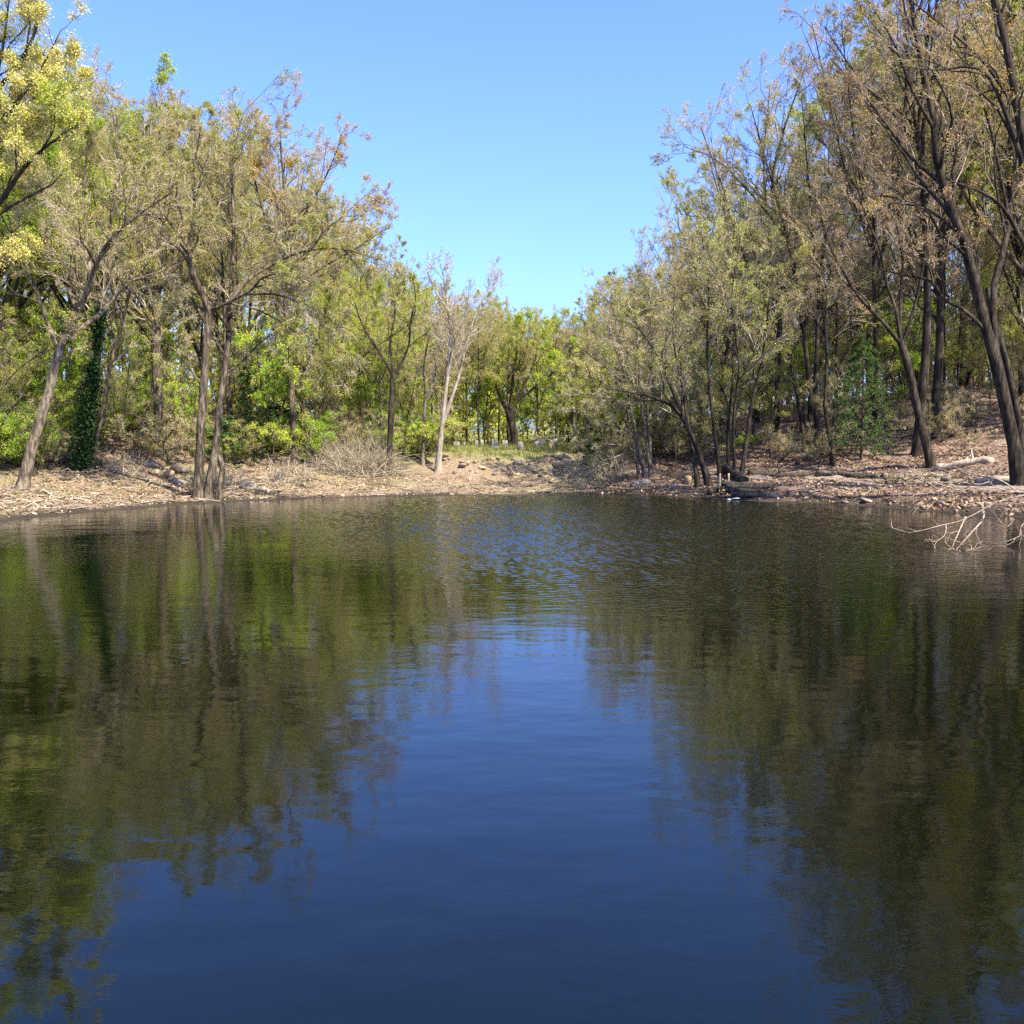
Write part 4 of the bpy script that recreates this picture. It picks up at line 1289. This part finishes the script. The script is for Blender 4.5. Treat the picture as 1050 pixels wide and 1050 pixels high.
big = [(172, 490, .62, 'broad tan rock left of the twin trunked tree', 1), (184, 484, .5, 'second tan rock in the pile left of the twin trunked tree', 3), (158, 486, .45, 'small tan rock at the left end of the rock pile', 5),
       (150, 478, .5, 'grey rock set into the bank below the shaggy broken tree', 0), (182, 497, .5, 'dark shaded rock at the foot of the rock pile', 2),
       (232, 491, .5, 'reddish tan rock just right of the twin trunked tree roots', 7), (243, 494, .5, 'tan rock right of the twin trunked tree, lower of two', 9), (256, 502, .55, 'flat grey rock on the left beach near the pale driftwood', 4),
       (270, 505, .4, 'small grey rock by the water right of the flat grey rock', 6), (658, 497, .5, 'flat pale rock on the right shore below the sweeping slender clump', 8),
       (652, 500, .4, 'small pale rock at the waterline below the sweeping slender clump', 10), (705, 496, .5, 'pale rock left of the dark bent tree', 11), (690, 500, .4, 'small rock on the right shore left of the dark bent tree', 0),
       (888, 515, .3, 'dark rock at the water edge near the knobbly brown log', 2), (970, 493, .45, 'dark rock between the logs on the right bank', 4)]
for px, py, s, lab, i in big:
    p = gp(px, py)
    stone(p[0], p[1], s, lab, None, i)
n = 0
while n < 110:
    px, py = rng.uniform(455, 600), rng.uniform(468, 489)
    if rng.random() > .35 + .65 * (px > 560) or (px < 500 and rng.random() < .5):
        continue
    p = gp(px, py)
    stone(p[0], p[1], rng.uniform(.1, .32), 'loose rubble stone on the bare slope of the far bank', 'rubble stones on the far bank')
    n += 1
n = 0
while n < 60:
    px, py = rng.uniform(600, 1040), rng.uniform(498, 526)
    p = gp(px, py)
    if float(shore_dist(p[:1], p[1:2])[0]) > 2.5 or float(shore_dist(p[:1], p[1:2])[0]) < .1:
        continue
    stone(p[0], p[1], rng.uniform(.07, .2), 'small stone along the waterline of the right shore', 'stones along the right shore')
    n += 1
for i in range(len(STN)):
    if i not in stn_used:
        bpy.data.objects.remove(STN[i])

# fallen branches lying about
def branch_proto(seed, mt):
    P, R = stick((0, 0, .05), (1.6, .2, .12), .03, .008, wob=.07)
    mb = MB(); mb.tubes(P, R, 5)
    B, RB, LB = spawn(P[None], R[None], 5, .25, 1, (25, 55), .6, 4, .12, .05, .7, .005)
    B[:, :, 2] = np.maximum(B[:, :, 2], .01)
    mb.tubes(B, RB, 4)
    return mb.build('fallen_branch', mt)
BRP = [branch_proto(1, M['twig']), branch_proto(2, M['bark']), branch_proto(3, M['wood_dark']), branch_proto(4, M['wood_tan'])]
BN = ['pale', 'brown', 'dark', 'tan']
for i in range(96):
    o = BRP[i % 4]
    if i >= 4:
        o = o.copy(); COL.objects.link(o)
    while True:
        side = rng.random()
        u, D = (rng.uniform(-40, 340), rng.uniform(36, 56)) if side < .55 else (rng.uniform(620, 1080), rng.uniform(38, 60))
        x = (u - 525) / F * D
        s = float(shore_dist(np.array([x]), np.array([D]))[0])
        if .4 < s < 14:
            break
    o.location = (x, D, gz(x, D))
    sc = rng.uniform(.5, 1.35)
    o.scale = (sc, sc, sc)
    o.rotation_euler = (0, 0, rng.uniform(0, 6.28))
    bank = 'left beach' if u < 340 else 'right bank'
    tag(o, f'{BN[i % 4]} fallen branch lying loose on the {bank}', 'branch', f'{BN[i % 4]} fallen branches on the {bank}')

# gravestones beyond the terrace
def gravestone_mb(w, h, d, arch):
    mb = MB()
    n = 9
    if arch:
        a = np.linspace(math.pi, 0, n)
        top = np.column_stack([np.cos(a) * w / 2, h - w * .35 + np.sin(a) * w * .35])
    else:
        top = np.column_stack([np.linspace(-w / 2, w / 2, n), np.full(n, h)])
        top[0, 1] -= .04; top[-1, 1] -= .04
    bot = np.column_stack([top[:, 0], np.full(n, .1)])
    V = []
    for yy in (-d / 2, d / 2):
        V += [(x, yy, z) for x, z in top] + [(x, yy, z) for x, z in bot]
    f = []
    for i in range(n - 1):
        f += [(i, n + i, n + i + 1, i + 1), (2 * n + i, 2 * n + i + 1, 3 * n + i + 1, 3 * n + i), (i, i + 1, 2 * n + i + 1, 2 * n + i)]
    f += [(0, 2 * n, 3 * n, n), (n - 1, 2 * n - 1, 4 * n - 1, 3 * n - 1)]
    mb.add(V, f)
    W, Dp = w * .62, d * .9
    bx = [(sx * W, sy * Dp, z) for z in (-.25, .1) for sx, sy in ((-1, -1), (1, -1), (1, 1), (-1, 1))]
    pl = MB()
    pl.add(bx, [(0, 1, 5, 4), (1, 2, 6, 5), (2, 3, 7, 6), (3, 0, 4, 7), (4, 5, 6, 7)])
    return mb, pl
GP = []
for w_, h_, ar in ((.36, .66, True), (.42, .55, False), (.3, .85, True)):
    o = empty('gravestone', (0, 0, 0))
    a, b = gravestone_mb(w_, h_, .16, ar)
    a.build('headstone', M['marble'], o, smooth=False)
    b.build('plinth', M['marble'], o, smooth=False)
    GP.append(o)
gu = set()
def grave(px, py, D, i, sc, group):
    p = at(px, py, D)
    o = GP[i] if i not in gu else copy_tree(GP[i])
    gu.add(i)
    o.location = (p[0], D, gz(p[0], D))
    o.rotation_euler = (rng.normal() * .03, rng.normal() * .04, rng.normal() * .15)
    o.scale = (sc, sc, sc)
    shape = ['round topped', 'square topped', 'tall narrow'][i]
    tag(o, f'{shape} pale gravestone in the row {group}', 'gravestone', f'{shape} gravestones {group}')
for k, px in enumerate((286, 291, 297, 303, 310, 317, 323, 329, 334, 340, 349)):
    grave(px + rng.normal() * .8, 455, 65 + rng.uniform(-1, 2), int(rng.integers(0, 3)), rng.uniform(.7, 1.15), 'beyond the low tangle of grey sticks')
for px in (468, 479, 490, 495, 507, 518, 537, 549, 556, 570):
    grave(px + rng.normal(), 455, 68 + rng.uniform(-1, 6), int(rng.integers(0, 3)), rng.uniform(.55, 1.05), 'under the trees of the far terrace')

# white scrap at the waterline
c = gp(754, 512.5)
mb = MB()
v_, f_ = stone_mesh(21)
mb.add(v_ * np.array([.2, .1, .08]) + np.array([0, -.1, .05]), f_)
mb.add(stone_mesh(22)[0] * np.array([.1, .08, .06]) + np.array([-.33, -.2, .02]), f_)
o = mb.build('plastic_bag', M['white'])
o.location = (c[0], c[1] - .1, max(c[2], 0))
tag(o, 'scrap of white plastic bag washed up beside the timber steps', 'litter')

# ---------------------------------------------------------------- ground cover
def scatter(n, u, d, s, keep=None):
    U_, D_ = rng.uniform(*u, n), rng.uniform(*d, n)
    x = (U_ - 525) / F * D_
    sd = shore_dist(x, D_)
    m = (sd > s[0]) & (sd < s[1])
    if keep is not None:
        m &= keep(U_, D_, sd)
    return x[m], D_[m], ground(x[m], D_[m])
mb = MB()
for args in ((60000, (600, 1130), (34, 70), (.15, 26)), (16000, (-60, 300), (42, 66), (8, 22)), (9000, (-60, 400), (34, 58), (1., 9))):
    x, y, z = scatter(*args)
    nn = fbm(x * .7, y * .7)
    k = (nn + rng.normal(size=len(x)) * .25) > -.12
    k &= ~((shore_dist(x, y) > 4.2) & (shore_dist(x, y) < 8) & (x > 5) & (rng.random(len(x)) < .8))
    mb.leaves(np.column_stack([x, y, z + .03])[k], .078, 0, up=1.6, aspect=.6)
o = mb.build('leaf_litter', M['litter'], smooth=False)
tag(o, 'dead brown leaves littering the banks', 'leaf litter', kind='stuff')
mb = MB()
x, y, z = scatter(15000, (-60, 640), (33, 58), (.5, 7.5))
mb.leaves(np.column_stack([x, y, z + .015]), .05, 0, up=1.2, aspect=.8)
o = mb.build('gravel', M['gravel'], smooth=False)
tag(o, 'pale gravel and mud crumbs on the drawn down shore', 'gravel', kind='stuff')
mb = MB()
x, y, z = scatter(30000, (300, 650), (56, 92), (10, 45), lambda U_, D_, s: (fbm(U_ * .02, D_ * .3) + rng.normal(size=len(U_)) * .2) > -.25)
x2, y2, z2 = scatter(5000, (-40, 480), (34, 60), (2.0, 10), lambda U_, D_, s: fbm(U_ * .03 + 40, D_ * .5) > .18)
x, y, z = np.concatenate([x, x2]), np.concatenate([y, y2]), np.concatenate([z, z2])
n = len(x)
h = rng.uniform(.1, .34, n); a = rng.uniform(0, 6.28, n); wv = .018
b = np.column_stack([x, y, z]); s_ = np.column_stack([np.cos(a), np.sin(a), 0 * a]) * wv
tip = b + np.column_stack([rng.normal(size=n) * .06, rng.normal(size=n) * .06, h])
V = np.stack([b - s_, b + s_, tip + s_ * .25, tip - s_ * .25], 1)
mb.add(V, np.arange(4 * n).reshape(n, 4), 0, np.repeat(rng.random(n), 4))
o = mb.build('grass', M['grass'], smooth=False)
tag(o, 'young spring grass on the far terrace and in tufts on the beach', 'grass', kind='stuff')

mb = MB()
for (args, n_) in (((2600, (-60, 340), (34, 58), (.3, 13)), 1), ((700, (340, 600), (47, 60), (.5, 10)), 1), ((3000, (600, 1120), (35, 66), (.2, 22)), 1)):
    x, y, z = scatter(*args)
    keep = fbm(x * .45 + 7, y * .45) + rng.normal(size=len(x)) * .15 > -.05
    x, y, z = x[keep], y[keep], z[keep]
    n = len(x)
    a = rng.uniform(0, 6.28, n)
    L = rng.uniform(.15, .9, n)
    k = np.linspace(-.5, .5, 4)
    P = np.stack([x[:, None] + np.cos(a)[:, None] * L[:, None] * k, y[:, None] + np.sin(a)[:, None] * L[:, None] * k, np.zeros((n, 4))], -1)
    P[:, :, :2] += rng.normal(size=(n, 4, 2)) * .025
    P[:, :, 2] = ground(P[:, :, 0].ravel(), P[:, :, 1].ravel()).reshape(n, 4) + rng.uniform(.01, .09, (n, 4))
    mb.tubes(P, np.repeat(rng.uniform(.007, .026, n)[:, None], 4, 1), 4, rng.integers(0, 2))
o = mb.build('twig_litter', [M['twig_dark'], M['bark']])
tag(o, 'twigs and small sticks littering the banks', 'twig litter', kind='stuff')
